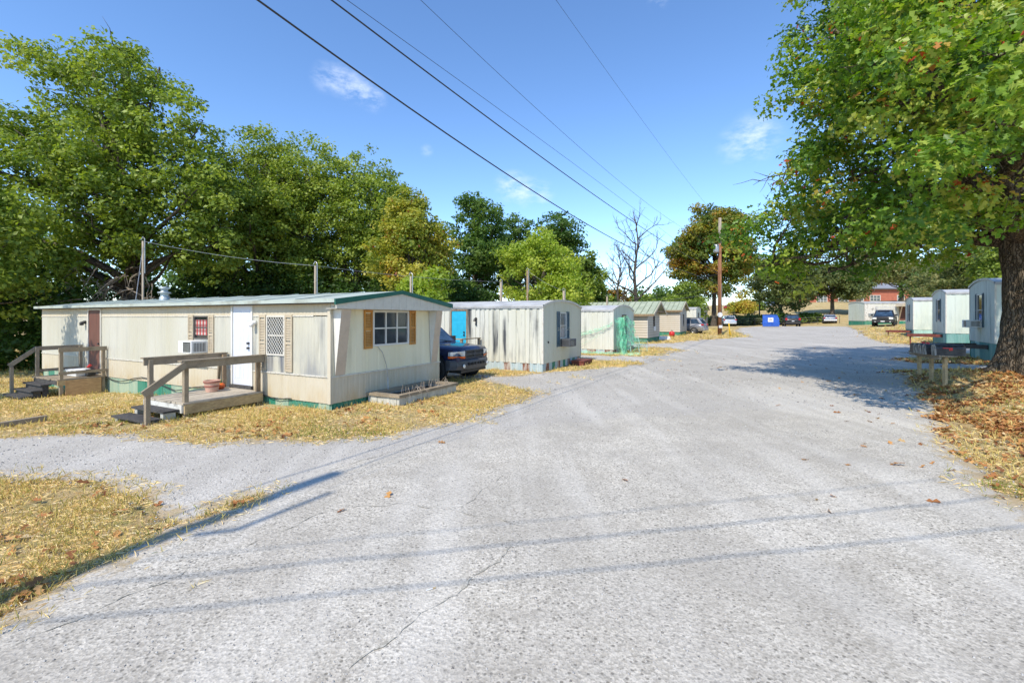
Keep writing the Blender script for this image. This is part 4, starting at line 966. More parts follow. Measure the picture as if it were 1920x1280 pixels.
# ================================================================== vehicles
def ring_body(x, hw, zb, zt, crown=.03, tuck=.9, sh=.12):
    return [Vector((x, y, z)) for y, z in ((-hw*tuck, zb), (-hw, zb+(zt-zb)*.28), (-hw*1.0, zt-sh), (-hw*.975, zt-sh*.45), (-hw*.88, zt), (-hw*.45, zt+crown*.8), (0, zt+crown), (hw*.45, zt+crown*.8), (hw*.88, zt), (hw*.975, zt-sh*.45), (hw, zt-sh), (hw, zb+(zt-zb)*.28), (hw*tuck, zb))]
def wheel_proto(r, w, rim_m, spokes=5, rr=.6):
    Mx = Matrix.Rotation(R(90), 4, 'X')
    t = MB(); t.lathe([(r*rr, -w*.42), (r*.82, -w*.5), (r*.95, -w*.47), (r, -w*.36), (r, w*.36), (r*.95, w*.47), (r*.82, w*.5), (r*rr, w*.42)], 36, Mx)
    rm = MB(); rm.lathe([(r*rr, -w*.42), (r*rr*.97, -w*.45), (r*rr*.9, -w*.42), (r*rr*.86, -w*.1), (0.001, -w*.08)], 36, Mx); rm.lathe([(r*rr, w*.42), (r*rr*.97, w*.45), (r*rr*.9, w*.42), (r*rr*.86, w*.1), (0.001, w*.08)], 36, Mx)
    for s_ in (-1, 1):
        rm.lathe([(.0, s_*w*.46), (r*.15, s_*w*.45), (r*.17, s_*w*.1)], 16, Mx)
        for k in range(spokes):
            a = 2*math.pi*k/spokes
            for da in (-.16, .16):
                rm.bar((r*.12*math.cos(a), s_*w*.40, r*.12*math.sin(a)), (r*rr*.93*math.cos(a+da), s_*w*.38, r*rr*.93*math.sin(a+da)), .035, .03, (0, 1, 0))
    return t, rm
def vehicle(name, label, cat, loc, heading, paint, spec, group=None):
    """spec: L, W, stations of the lower body [(x, hw, zb, zt)] from the front (x=0) backwards (negative x), cabin = [(x, z)], wheels"""
    rz = math.atan2(heading[1], heading[0]); t = thing(name, label, cat, loc, rz, group)
    S = spec; mb = MB(); mb.loft([ring_body(*s_) for s_ in S['body']]); body = mb.build('body', M[paint], t, smooth=True)
    md = body.modifiers.new('b', 'BEVEL'); md.width = .02; md.segments = 2; md.limit_method = 'ANGLE'; md.angle_limit = R(50)
    # cabin: front base, front top, rear top, rear base
    (xa, za), (xb, zb_), (xc, zc), (xd, zd) = S['cabin']; hb, ht = S['cabw']
    def P3(x, z, s_, k=0): # half-width by height
        f = (z-za)/(zb_-za); return Vector((x, s_*(hb+(ht-hb)*f), z))
    c = MB(); xs = [(xb, zb_), (xb-.25, zb_+.03), ((xb+xc)/2, zb_+.05), (xc+.2, zc+.035), (xc, zc)]
    rings = []
    # closed solid by profile: loft across y
    prof = [(xa, za-.05), (xa, za)]+xs+[(xd, zd), (xd, zd-.05)]
    L_ = [Vector((x, -(hb+(ht-hb)*max(0, min(1, (z-za)/(zb_-za)))), z)) for x, z in prof]; Rr_ = [Vector((p.x, -p.y, p.z)) for p in L_]
    mid1 = [Vector((p.x, p.y*.6, p.z+(.025 if 2 <= i <= 6 else 0))) for i, p in enumerate(L_)]; mid2 = [Vector((p.x, -p.y, p.z)) for p in mid1]
    c.loft([L_, mid1, mid2, Rr_]); cab = c.build('cabin', M[paint], t)
    # glass, slightly proud
    gl = M['glass_blue']
    def quad(name, pts, off, par=cab):
        pts = [Vector(p) for p in pts]; n = (pts[1]-pts[0]).cross(pts[2]-pts[0]).normalized(); cen = sum(pts, Vector())/len(pts)
        if n.dot(cen-Vector(((xa+xd)/2, 0, (za+zb_)/2-.1))) < 0: n = -n
        q = MB(); q.prism([p+n*.004 for p in pts], n*.008); return q.build(name, gl, par)
    def ins(a, b, f): return Vector(a).lerp(Vector(b), f)
    A, B = P3(xa, za, -1), P3(xb, zb_, -1); A2, B2 = P3(xa, za, 1), P3(xb, zb_, 1)
    quad('windscreen', [ins(A, A2, .05)+(B-A)*.06, ins(A, A2, .95)+(B2-A2)*.06, ins(B, B2, .93)-(B2-A2)*.07, ins(B, B2, .07)-(B-A)*.07], .01)
    C, D = P3(xc, zc, -1), P3(xd, zd, -1); C2, D2 = P3(xc, zc, 1), P3(xd, zd, 1)
    quad('rear_window', [ins(D, D2, .08)+(C-D)*.10, ins(D, D2, .92)+(C2-D2)*.10, ins(C, C2, .90)-(C2-D2)*.10, ins(C, C2, .10)-(C-D)*.10], .01)
    nw = S.get('nwin', 3)
    for s_ in (-1, 1):
        bt0, bt1 = xa-(.30 if xa > xb else .1), xd+(.25); tp0, tp1 = xb-.10, xc+.12
        for k in range(nw):
            f0, f1 = k/nw+.02, (k+1)/nw-.02
            bx0, bx1 = bt0+(bt1-bt0)*f0, bt0+(bt1-bt0)*f1; tx0, tx1 = tp0+(tp1-tp0)*f0, tp0+(tp1-tp0)*f1; z0_, z1_ = za+.05, zb_-.07
            quad('side_window', [P3(bx0, z0_, s_), P3(bx1, z0_, s_), P3(tx1, z1_, s_), P3(tx0, z1_, s_)], .01)
    # wheels and arches
    tb, rb = wheel_proto(S['wr'], S['ww'], None, S.get('spokes', 5), S.get('rr', .6)); first = None
    hw = S['W']/2
    for x in S['wx']:
        for s_ in (-1, 1):
            ar = MB(); ar.lathe([(0.001, 0), (S['wr']*1.17, 0), (S['wr']*1.2, .012), (S['wr']*1.13, .012), (S['wr']*1.1, .004)], 32, Matrix.Translation((x, s_*(hw-.012), S['wr']+.02)) @ Matrix.Rotation(R(-90*s_), 4, 'X')); ar.build('wheel_arch', M['trim_black'], t)
            if first is None:
                wo = bpy.data.objects.new('wheel', None); COL.objects.link(wo); wo.parent = t; tb.build('tyre', M['tyre'], wo, smooth=True); rb.build('rim', M[S.get('rim', 'rim')], wo); first = wo
            else: wo = copy_tree(first, t)
            wo.location = (x, s_*(hw-S['ww']*.5+.035), S['wr'])
    # mirrors
    for s_ in (-1, 1):
        m_ = MB(); m_.box(xa-.32, xa-.20, *sorted((s_*(hw-.02), s_*(hw+.2))), za+.02, za+.2); m_.build('mirror', M['trim_black'], t, bevel=.02)
    return t, cab, body
def addbox(par, name, m, *a, bevel=0):
    b = MB(); b.box(*a); return b.build(name, M[m], par, bevel=bevel)
def suvspec(L=4.7, Wd=1.86, H=1.7, hood=1.05, **k):
    hw = Wd/2
    d = dict(L=L, W=Wd, body=[(0, hw*.86, .42, .70), (-.04, hw*.92, .36, .86), (-.18, hw*.965, .30, hood-.08), (-.6, hw, .28, hood-.02), (-1.25, hw, .28, hood+.03), (-2.2, hw, .28, hood+.02), (-L+.5, hw, .28, hood+.04), (-L+.12, hw*.97, .34, hood+.02), (-L+.02, hw*.93, .42, hood-.05), (-L, hw*.9, .48, .9)],
             cabin=[(-1.15, hood+.03), (-1.85, H-.05), (-L+.55, H-.05), (-L+.08, hood+.04)], cabw=(hw*.93, hw*.76), wr=.36, ww=.235, wx=(-.88, -L+.95))
    d.update(k); return d
FX, FY = -1.17, 13.8
hd = Vector((.889, -.458, 0))
sp = suvspec(4.9, 1.86, 1.78, 1.02, wr=.385, ww=.26, wx=(-.78, -3.75), rim='rim_dark', rr=.62)
sp['body'] = [(0.0, .80, .52, .93), (-.05, .86, .46, .99), (-.25, .90, .42, 1.02), (-.7, .92, .40, 1.06), (-1.25, .93, .38, 1.10), (-2.2, .93, .38, 1.08), (-4.3, .93, .38, 1.08), (-4.78, .91, .42, 1.05), (-4.88, .86, .46, 1.0)]
sp['cabin'] = [(-1.2, 1.09), (-1.9, 1.72), (-4.3, 1.74), (-4.8, 1.09)]
suv, cab, bd = vehicle('parked_suv', 'dark navy SUV nosing out between the first two homes on the left', 'SUV', (FX, FY, gz(FX, FY)), hd, 'navy', sp)
gr = addbox(suv, 'grille', 'trim_black', -.02, .035, -.50, .50, .70, .93, bevel=.02)
for a in (((-.50, .50), (.915, .94)), ((-.50, .50), (.69, .712)), ((-.50, .50), (.80, .828))): b = MB(); b.box(.036, .055, *a[0], *a[1]); b.build('grille_bar', M['bumper_grey'], gr)
for y in (-.50, -.012, .476): b = MB(); b.box(.036, .057, y, y+.024, .713, .799); b.box(.036, .057, y, y+.024, .829, .914); b.build('grille_bar', M['bumper_grey'], gr)
gm = MB()
for z in (.73, .75, .77, .785, .85, .87, .89): gm.box(.036, .044, -.475, .475, z, z+.006)
gm.build('grille_mesh', M['metal_dark'], gr, kind='stuff')
for s_ in (-1, 1):
    hl = MB(); pts = [(.05, s_*.53, .77), (.03, s_*.82, .78), (-.17, s_*.955, .79), (-.17, s_*.955, .90), (.03, s_*.82, .915), (.05, s_*.53, .92)]; hl.prism(pts, (-.08, 0, 0)); h_ = hl.build('headlight', M['lamp_clear'], suv)
    hl = MB(); pts = [(.055, s_*.53, .70), (.035, s_*.82, .71), (-.175, s_*.96, .72), (-.175, s_*.96, .782), (.035, s_*.82, .772), (.055, s_*.53, .765)]; hl.prism(pts, (-.08, 0, 0)); hl.build('turn_signal', M['lamp_orange'], h_)
    f = MB(); f.lathe([(0.001, .02), (.05, .015), (.06, 0)], 16, Matrix.Translation((.105, s_*.66, .49)) @ Matrix.Rotation(R(90), 4, 'Y')); f.build('fog_lamp', M['lamp_clear'], suv)
bp = MB(); bp.loft([[Vector((x, y, z)) for x, z in ((a-.1, .36), (a+.02, .38), (a+.06, .50), (a+.05, .62), (a, .66), (a-.1, .66))] for y, a in ((-.94, -.25), (-.86, -.06), (-.6, .05), (0, .08), (.6, .05), (.86, -.06), (.94, -.25))]); bp.build('bumper', M['bumper_grey'], suv)
for k in range(6): addbox(suv, 'bumper_slot', 'dark', .105, .145, -.47+k*.16, -.37+k*.16, .50, .575)
addbox(suv, 'skid_plate', 'trim_black', -.4, .02, -.7, .7, .28, .36)
wp = MB(); wp.bar((-1.2, -.1, 1.14), (-1.32, -.75, 1.2), .02, .015); wp.bar((-1.2, .55, 1.14), (-1.32, -.05, 1.2), .02, .015); wp.build('wiper', M['trim_black'], suv)
for s_ in (-1, 1): addbox(suv, 'fender_flare', 'navy', -1.2, -.36, *sorted((s_*.92, s_*.955)), .80, .84, bevel=.01)

# grey estate between homes 5 and 7, seen from its side and tail
hd2 = Vector((-.80, .60, 0)); rearp = Vector((20.1, 47.3, 0)); fp = rearp+hd2*4.7
c2, cab2, bd2 = vehicle('parked_car', 'silver grey estate car parked beside the tan home, tail to the lane', 'car', (fp.x, fp.y, gz(*P(1300, 627))), hd2, 'silver', suvspec(4.7, 1.86, 1.66, 1.0))
for s_ in (-1, 1): addbox(c2, 'tail_light', 'lamp_red', -4.72, -4.45, *sorted((s_*.62, s_*.935)), .88, 1.04, bevel=.02)
for s_ in (-1, 1): addbox(c2, 'roof_rail', 'trim_black', -4.0, -2.0, *sorted((s_*.62, s_*.66)), 1.68, 1.71)
addbox(c2, 'bumper', 'silver', -4.78, -4.4, -.88, .88, .36, .62, bevel=.05)
addbox(c2, 'side_cladding', 'trim_black', -3.4, -1.3, -.945, .945, .28, .40, bevel=.01)
def rear_kit(c, L, hw, tail_z=(.85, 1.05), bumper='trim_black', lampw=.28, plate=.75):
    for s_ in (-1, 1): addbox(c, 'tail_light', 'lamp_red', -L-.03, -L+.12, *sorted((s_*(hw-lampw), s_*(hw-.02))), *tail_z, bevel=.02)
    addbox(c, 'bumper', bumper, -L-.08, -L+.25, -hw+.04, hw-.04, .36, .62, bevel=.05); addbox(c, 'licence_plate', 'plate', -L-.035, -L-.02, -.16, .16, plate, plate+.1)
def rear_car(name, label, cat, u, Y, paint, H, L, Wd, **k):
    X = (u-960)/855*Y; d = Vector((X, Y, 0)).normalized(); d = (d+Vector((-.1, .05, 0))).normalized(); z = gz(X, Y)
    f = Vector((X, Y, 0))+d*L; sp_ = suvspec(L, Wd, H, k.pop('hood', 1.0), **k)
    c, ca, bo = vehicle(name, label, cat, (f.x, f.y, z), d, paint, sp_); return c, ca
c3, _ = rear_car('parked_car', 'silver hatchback seen from behind just right of the utility pole', 'car', 1369, 69, 'silver_light', 1.6, 4.3, 1.86)
rear_kit(c3, 4.3, .93, (.9, 1.06), 'silver_light')
c4, _ = rear_car('parked_suv', 'black SUV seen from behind, right of the blue dumpster', 'SUV', 1487, 67, 'dark_paint', 1.78, 4.7, 2.0, hood=1.1)
rear_kit(c4, 4.7, 1.0, (.95, 1.25), 'trim_black', .3)
c5, _ = rear_car('parked_car', 'small silver sedan seen from behind under the trees', 'car', 1557, 73, 'silver', 1.45, 4.5, 1.86, hood=.98)
rear_kit(c5, 4.5, .93, (.82, .98), 'silver')
# black pickup facing the camera with a ladder rack
PX_, PY_ = (1655-960)/855*50.5, 50.5; hd6 = Vector((-.68, -.73, 0)).normalized()
sp = suvspec(5.4, 1.95, 1.85, 1.12, wr=.40, ww=.27, wx=(-.95, -4.4), nwin=2)
sp['body'] = [(0, .84, .5, 1.0), (-.06, .92, .45, 1.08), (-.3, .96, .4, 1.14), (-1.4, .97, .38, 1.18), (-3.2, .97, .38, 1.16), (-5.3, .97, .42, 1.16), (-5.4, .95, .5, 1.1)]
sp['cabin'] = [(-1.35, 1.17), (-1.95, 1.80), (-3.0, 1.80), (-3.25, 1.17)]
c6, cab6, b6 = vehicle('parked_pickup', 'black pickup truck with a pale pipe rack facing the camera', 'pickup', (PX_, PY_, gz(PX_, PY_)), hd6, 'black_paint', sp)
addbox(c6, 'grille', 'trim_black', -.02, .05, -.5, .5, .78, 1.02, bevel=.02)
for s_ in (-1, 1): addbox(c6, 'headlight', 'lamp_clear', -.10, .045, *sorted((s_*.53, s_*.90)), .80, 1.02, bevel=.02)
for s_ in (-1, 1): addbox(c6, 'fog_lamp', 'lamp_clear', .10, .13, *sorted((s_*.6, s_*.7)), .5, .58)
addbox(c6, 'bumper', 'trim_black', -.2, .11, -.93, .93, .42, .70, bevel=.05); addbox(c6, 'licence_plate', 'plate', .112, .125, -.18, .18, .53, .64)
rk = MB()
for x in (-3.45, -5.3):
    for s_ in (-1, 1): rk.tube([(x, s_*.9, 1.15), (x, s_*.9, 2.25)], .025, 6)
    for z in (1.95, 2.1, 2.25): rk.tube([(x, -.9, z), (x, .9, z)], .022, 6)
for s_ in (-1, 1):
    for z in (1.95, 2.1, 2.25): rk.tube([(-3.45, s_*.9, z), (-5.3, s_*.9, z)], .022, 6)
rk.build('ladder_rack', M['metal_grey'], c6)
# cars in the lot above the bank
for u, lab, pm, H in ((1363, 'dark red car in the far raised car park, left of the white one', 'car_red', 1.5), (1379, 'white van in the far raised car park behind the hatchback', 'car_white', 1.9), (1403, 'white pickup shaped car in the far raised car park', 'car_white', 1.8), (1420, 'grey car in the far raised car park by the lamp post', 'silver_light', 1.5), (1434, 'silver car in the far raised car park just left of the dumpster', 'silver', 1.5)):
    Y = 108; X = (u-960)/855*Y; c, _, _ = vehicle('parked_car', lab, 'car', (X, Y, gz(X, Y)), Vector((-.75, -.6, 0)).normalized(), pm, suvspec(4.5, 1.85, H, 1.0))

# ================================================================== dumpster
dx, dy = (1445-960)/855*64, 64
dp = thing('dumpster', 'bright blue dumpster with a white placard at the end of the lane', 'dumpster', (dx, dy, gz(dx, dy)), math.atan2(dx, dy)*-1+R(2))
b = MB(); b.prism([(-.98, -.8, .12), (.98, -.8, .12), (.98, -.8, 1.15), (.80, -.8, 1.62), (.62, -.8, 1.70), (-.98, -.8, 1.70)], (0, 1.6, 0)); b.build('body', M['dumpster'], dp, bevel=.02)
b = MB()
for z in (.38, .55): b.box(-1.0, 1.0, -.84, -.80, z, z+.06)
b.box(-1.0, -.92, -.85, -.80, .15, 1.7); b.box(.92, 1.0, -.85, -.80, .15, 1.1); b.build('rib', M['dumpster'], dp)
b = MB(); b.box(-1.03, .70, -.88, .82, 1.71, 1.76); b.build('lid', M['dumpster'], dp)
for s_ in (-1, 1): b = MB(); b.box(*sorted((s_*.99, s_*1.1)), -.5, .5, .5, .62); b.build('fork_pocket', M['dumpster'], dp)
pq = MB(); pq.box(-.36, .30, -.83, -.81, .72, 1.32); pq = pq.build('placard', M['plate'], dp)
for k, wv_ in enumerate((.4, .34, .3)): b = MB(); b.box(-.03-wv_/2, -.03+wv_/2, -.836, -.831, .95+k*.08, .98+k*.08); b.build('print_line', M['car_red'], pq)

# ================================================================== utility pole, wires, service masts
UX, UY = 20.0, 43.9; uz = gz(UX, UY)
up = thing('utility_pole', 'tall brown wooden utility pole standing on the dry verge beside the lane', 'utility pole', (UX, UY, uz))
b = MB(); b.tube([(0, 0, -.3), (0, 0, 8.8)], [.19, .155], 14); b.build('pole', M['pole_wood'], up, smooth=True)
b = MB(); b.tube([(0, 0, 8.8), (.02, 0, 11.3)], [.154, .13], 14); b.build('pole_top', M['pole_top'], up, smooth=True)
b = MB(); b.tube([(-.1, 0, 8.1), (-.1, -.1, 8.2), (-.45, -.2, 8.2)], .03, 6); b.lathe([(0, 0), (.22, .02), (.24, .1), (.24, .7), (.2, .8), (0, .82)], 16, Matrix.Translation((-.45, -.25, 7.9))); b.build('transformer', M['metal_grey'], up, smooth=True)
b = MB(); b.lathe([(.001, 0), (.24, 0), (.24, -.015), (.001, -.015)], 24, Matrix.Translation((-.05, -.19, 1.98)) @ Matrix.Rotation(R(90), 4, 'X')); b.build('round_sign', M['plate'], up)
b = MB(); b.box(-.18, .16, -.215, -.2, .72, .98); b.build('sign_plate', M['plate'], up)
b = MB(); b.tube([(.17, -.05, -.1), (.17, -.04, 5)], .03, 6); b.build('conduit', M['metal_grey'], up)
mk = thing('marker_post', 'leaning yellow marker post beside the utility pole', 'post', (*P(1369, 630), gz(*P(1369, 630))))
b = MB(); b.tube([(0, 0, -.1), (-.12, 0, 1.2)], .055, 10); b.build('tube', M['yellow'], mk, smooth=True); b = MB(); b.tube([(.12, 0, 0), (-.02, 0, .5)], .025, 6); b.build('brace', M['yellow'], mk)
# pole behind the camera that throws its shadow over the lower left
NX, NY = -6.0, -1.5
np_ = thing('utility_pole', 'near wooden utility pole left of and behind the viewer whose shadow crosses the road', 'utility pole', (NX, NY, gz(NX, NY)))
b = MB(); b.tube([(0, 0, -.3), (0, 0, 8.9)], [.13, .09], 14); b.build('pole', M['pole_wood'], np_, smooth=True)
b = MB(); b.tube([(.12, -.2, 7.2), (.3, -.35, 7.5), (.3, -.35, 8.6)], .035, 8); b.build('conduit', M['metal_grey'], np_); b = MB(); b.bar((-.42, .24, 5.35), (.32, -.18, 5.35), .07, .09); b.build('crossarm', M['pole_wood'], np_)
def line3(u, v, off=0):     # point of a line between the two poles that is seen at pixel (u, v)
    dxx, dyy = UX-NX-off*.86, UY-NY+off*.5; nx, ny = NX+off*.86, NY-off*.5; k = (u-960)/855; t = (k*ny-nx)/(dxx-k*dyy); return Vector((nx+dxx*t, ny+dyy*t, 1.9+(ny+dyy*t)*(595-v)/855))
WIRES = [('thick black overhead cable running lowest to the far pole', [(500, 0), (740, 185), (960, 335), (1130, 440), (1200, 472), (1280, 507)], 5.05, (0, 0, 4.75), .012, .011),
         ('second black overhead cable above the lowest one', [(630, 0), (760, 105), (900, 215), (1100, 355), (1200, 424), (1290, 480)], 5.6, (0, 0, 5.9), .010, .011),
         ('thin grey wire close above the second cable', [(652, 0), (740, 64), (830, 135), (1000, 250), (1180, 383), (1290, 468)], 5.75, (0, 0, 6.3), .003, .005),
         ('thin wire running high across the sky', [(790, 0), (860, 70), (950, 150), (1030, 228), (1180, 355)], 6.9, (0, 0, 8.6), .003, .006),
         ('highest and rightmost thin wire crossing the sky', [(1050, 0), (1090, 70), (1130, 130), (1175, 186), (1260, 300)], 9.1, (0, 0, 11.0), .0035, .006)]
for wi, (lab, pts, z0_, e, r0, r1) in enumerate(WIRES):
    off = (-.45, 0, .3, .15, -.2)[wi]; p3 = [Vector((NX+off*.86, NY-off*.5, z0_))]+[line3(*q, off) for q in pts]+[Vector((UX, UY, e[2]+uz))]
    tt = np.array([(q.y-NY)/(UY-NY) for q in p3]); ww = np.array([.5]+[4]*len(pts)+[1.0])      # one smooth sagging curve
    cx, cy_, cz = (np.polyfit(tt, [q[k] for q in p3], 3 if k == 2 else 2, w=ww) for k in range(3))
    fine = [Vector((float(np.polyval(cx, t_)), float(np.polyval(cy_, t_)), float(np.polyval(cz, t_)))) for t_ in np.linspace(0, 1, 60)]; p3[-1] = fine[-1]
    fine.append(p3[-1]); mb = MB(); n_ = len(fine); mb.tube(fine, [r0+(r1-r0)*i/(n_-1) for i in range(n_)], 6); o_ = mb.build('overhead_wire', M['wire']); tag(o_, lab, 'wire', 'overhead wires')
def sag(a, b_, s_, n=14): a = Vector(a); b_ = Vector(b_); return [a.lerp(b_, k/n)-Vector((0, 0, s_*4*(k/n)*(1-k/n))) for k in range(n+1)]
# cross wires from the near pole, passing behind the camera to the right; they shade the road
for k, (lab, z0_, z1_, ex, ey, r_) in enumerate((('cross street cable nearest the viewer that shadows the road', 5.9, 6.3, 16, 2.9, .010), ('cross street wire leaving the near pole a little higher', 6.3, 6.9, 16, 3.5, .006), ('uppermost cross street wire leaving the near pole', 5.35, 5.9, 16, 2.3, .009))):
    mb = MB(); mb.tube(sag((NX, NY, z0_), (ex, ey, z1_), .25), r_, 6); o_ = mb.build('overhead_wire', M['wire']); tag(o_, lab, 'wire', 'overhead wires')
for lab, a, b_, s_, r_ in (('service wire slanting from the pole towards the left homes', (UX, UY, 6.1), (4, 50, 3.4), .3, .018), ('lower service wire slanting from the pole towards the left homes', (UX, UY, 4.9), (6, 52, 3.0), .3, .014), ('thick dark service cable near the bare tree', (UX, UY, 4.3), (10, 48, 3.2), .2, .03)):
    mb = MB(); mb.tube(sag(a, b_, s_), r_, 5); o_ = mb.build('overhead_wire', M['wire']); tag(o_, lab, 'wire', 'overhead wires')
masts = []
for lab, u, v, Y in (('tallest service mast behind the roof vent of the first home', 268, 452, 17.0), ('service mast above the middle of the first home roof', 591, 498, 16.5), ('short pale mast above the right end of the first home roof', 770, 518, 17.5), ('slim mast above the left part of the second home', 939, 528, 25), ('brown mast left of centre of the second home roof', 989, 507, 26), ('stubby pale mast above the arched end of the second home', 1057, 545, 24), ('thin mast behind the third home', 1138, 556, 36)):
    X = (u-960)/855*Y; zt2 = 1.9+(595-v)/855*Y; z = gz(X, Y); m_ = thing('service_mast', lab, 'mast', (X, Y, z), 0, 'service masts behind the homes')
    b = MB(); r_ = .035 if Y < 20 else .055; b.tube([(0, 0, -.2), (0, 0, zt2-z)], r_, 8); b.build('mast', M['pole_top'] if u != 989 else M['wood_brown'], m_, smooth=True)
    b = MB(); b.tube([(.07, 0, zt2-z-1.2), (.07, 0, zt2-z+.08), (.0, 0, zt2-z+.16), (-.06, 0, zt2-z+.05)], .018, 6); b.build('weatherhead', M['metal_grey'], m_); masts.append(Vector((X, Y, zt2)))
for i, j, lab in ((0, 1, 'sagging service wire between the two masts of the first home'), (4, 5, 'service wire above the second home roof'), (1, 3, 'service wire from the first home towards the second')):
    mb = MB(); mb.tube(sag(masts[i], masts[j], .12), .006, 5); o_ = mb.build('service_wire', M['metal_grey']); tag(o_, lab, 'wire')
mb = MB(); mb.tube([masts[0]+Vector((0, 0, -.2)), h1w(.6, 9.2, 2.4)], .01, 5); tag(mb.build('guy_wire', M['metal_grey']), 'guy wire from the tallest mast down to the first home roof', 'wire')

# ================================================================== mailboxes
A_, B_ = Vector((10.73, 11.3, 0)), Vector((11.30, 12.65, 0)); rd = (B_-A_).normalized(); out = Vector((-rd.y, rd.x, 0)) # towards the road
ms = thing('mailbox_stand', 'weathered timber stand on three square posts under the mailboxes', 'mailbox stand', (0, 0, 0))
for f, w_ in ((0, .075), (.5, .07), (1.0, .07)):
    p_ = A_.lerp(B_, f); b = MB(); b.box(p_.x-w_/2, p_.x+w_/2, p_.y-w_/2, p_.y+w_/2, gz(p_.x, p_.y)-.3, .93); b.build('post', M['wood_tan'], ms, bevel=.004)
b = MB(); b.bar(A_-rd*.12+out*.14+Vector((0, 0, .915)), B_+rd*.2+out*.14+Vector((0, 0, .915)), .04, .12); b.build('front_board', M['wood_grey'], ms)
b = MB(); b.bar(A_-rd*.15+Vector((0, 0, .947)), B_+rd*.2+Vector((0, 0, .947)), .36, .03); b.build('shelf_board', M['wood_grey'], ms)
def mailbox(lab, pos, rz, flag_up, openr=False, w=.105, h=.27, L=.50):
    t = thing('mailbox', lab, 'mailbox', pos, rz, 'black mailboxes on the timber stand')   # local +x = door, y across
    prof = [(-w, 0), (w, 0), (w, h-.11)]+[(w*math.cos(a), h-.11+.11*math.sin(a)) for a in [math.pi*k/8 for k in range(1, 8)]]+[(-w, h-.11)]
    b = MB(); b.loft([[Vector((-L/2, y, z)) for y, z in prof], [Vector((L/2, y, z)) for y, z in prof]]); b.build('body', M['mail_black'], t)
    d = MB(); prof2 = [(y*1.04, z*1.03-.004) for y, z in prof]
    if openr: d.prism([(L/2+z*.95, y, -.01-.05*z) for y, z in prof2], (0, 0, -.012))
    else: d.prism([(L/2+.002, y, z) for y, z in prof2], (.016, 0, 0))
    dd = d.build('door', M['mail_peel'], t)
    if not openr: k = MB(); k.box(L/2+.018, L/2+.04, -.02, .02, h-.05, h-.02); k.build('handle', M['metal_grey'], dd)
    f = MB()
    if flag_up: f.box(.10, .125, w+.004, w+.012, h*.4, h*1.18); f.box(.10, .17, w+.003, w+.013, h*1.02, h*1.2)
    else: f.box(.02, .16, w+.004, w+.012, h*.64, h*.72); f.box(-.03, .04, w+.003, w+.013, h*.46, h*.72)
    f.build('flag', M['red'], t); return t
rzm = math.atan2(out.y, out.x)
LABM = ['nearest mailbox with its red flag lowered against its black side', 'second mailbox from the near end of the row', 'middle mailbox with a red flag sticking up', 'fourth mailbox, with red flag raised, next to the open one', 'farthest mailbox with its door hanging open']
for k in range(5):
    p_ = A_.lerp(B_, (k*.27+.0)/(B_-A_).length)+out*.05 - out*(.12 if k == 0 else 0)
    mailbox(LABM[k], (p_.x, p_.y, .963), rzm, k in (2, 3), k == 4, L=.56 if k == 0 else .5, w=.12 if k == 0 else .11, h=.25 if k else .27)

# ================================================================== small things
p1, p2 = P(-20, 806), P(88, 789)
b = MB(); b.bar((p1[0], p1[1], gz(*p1)+.05), (p2[0], p2[1], gz(*p2)+.06), .09, .12); tag(b.build('timber_beam', M['wood_grey'], bevel=.008), 'weathered landscape timber lying in the grass at the left edge', 'timber')
pr_ = P(1257, 630.5); rk_ = thing('red_drum', 'round red drum against the green skirting of the tan home', 'drum', (pr_[0], pr_[1]-.4, gz(*pr_)))
b = MB(); b.lathe([(0, 0), (.15, .01), (.24, .1), (.26, .3), (.21, .45), (.1, .5), (0, .5)], 20); b.build('body', M['red'], rk_, smooth=True); b = MB(); b.tube([(-.1, 0, .48), (0, 0, .6), (.1, 0, .48)], .02, 6); b.build('handle', M['metal_dark'], rk_)
ps = P(1242, 637); sl = MB(); sl.prism([(-.6, -.4, 0), (.6, -.4, 0), (.5, -.3, .3), (-.5, -.3, .3)], (0, .8, 0)); s_o = sl.build('concrete_slab', M['white_plastic'], bevel=.03); s_o.location = (ps[0], ps[1], gz(*ps)); tag(s_o, 'white slab lying beside the gable end of the small tan home', 'slab')
# lamp post far behind
lx, ly = (1424-960)/855*88, 88.0; lp = thing('lamp_post', 'slim dark car park lamp post between the far trees', 'lamp post', (lx, ly, gz(lx, ly)))
b = MB(); b.tube([(0, 0, 0), (0, 0, 9.3)], [.13, .08], 8); b.build('pole', M['metal_dark'], lp); b = MB(); b.box(-.1, 1.5, -.15, .15, 9.2, 9.35); b.build('lamp_head', M['metal_grey'], lp)
fx, fy = (1589-960)/855*71, 71.0
fn_ = thing('wire_fence', 'low wire fence with thin dark posts along the golden bank', 'fence', (0, 0, 0))
prev = None
for k in range(13):
    x = fx-3.1*k*1.0; y = fy+1.7+.55*k; z = gz(x, y); b = MB(); b.tube([(x, y, z-.2), (x, y, z+1.25)], .035, 6); b.build('post', M['metal_dark'], fn_)
    if prev:
        for q in (.4, .8, 1.15): w_ = MB(); w_.tube([(prev[0], prev[1], prev[2]+q), (x, y, z+q)], .012, 4); w_.build('strand', M['metal_grey'], fn_)
    prev = (x, y, z)

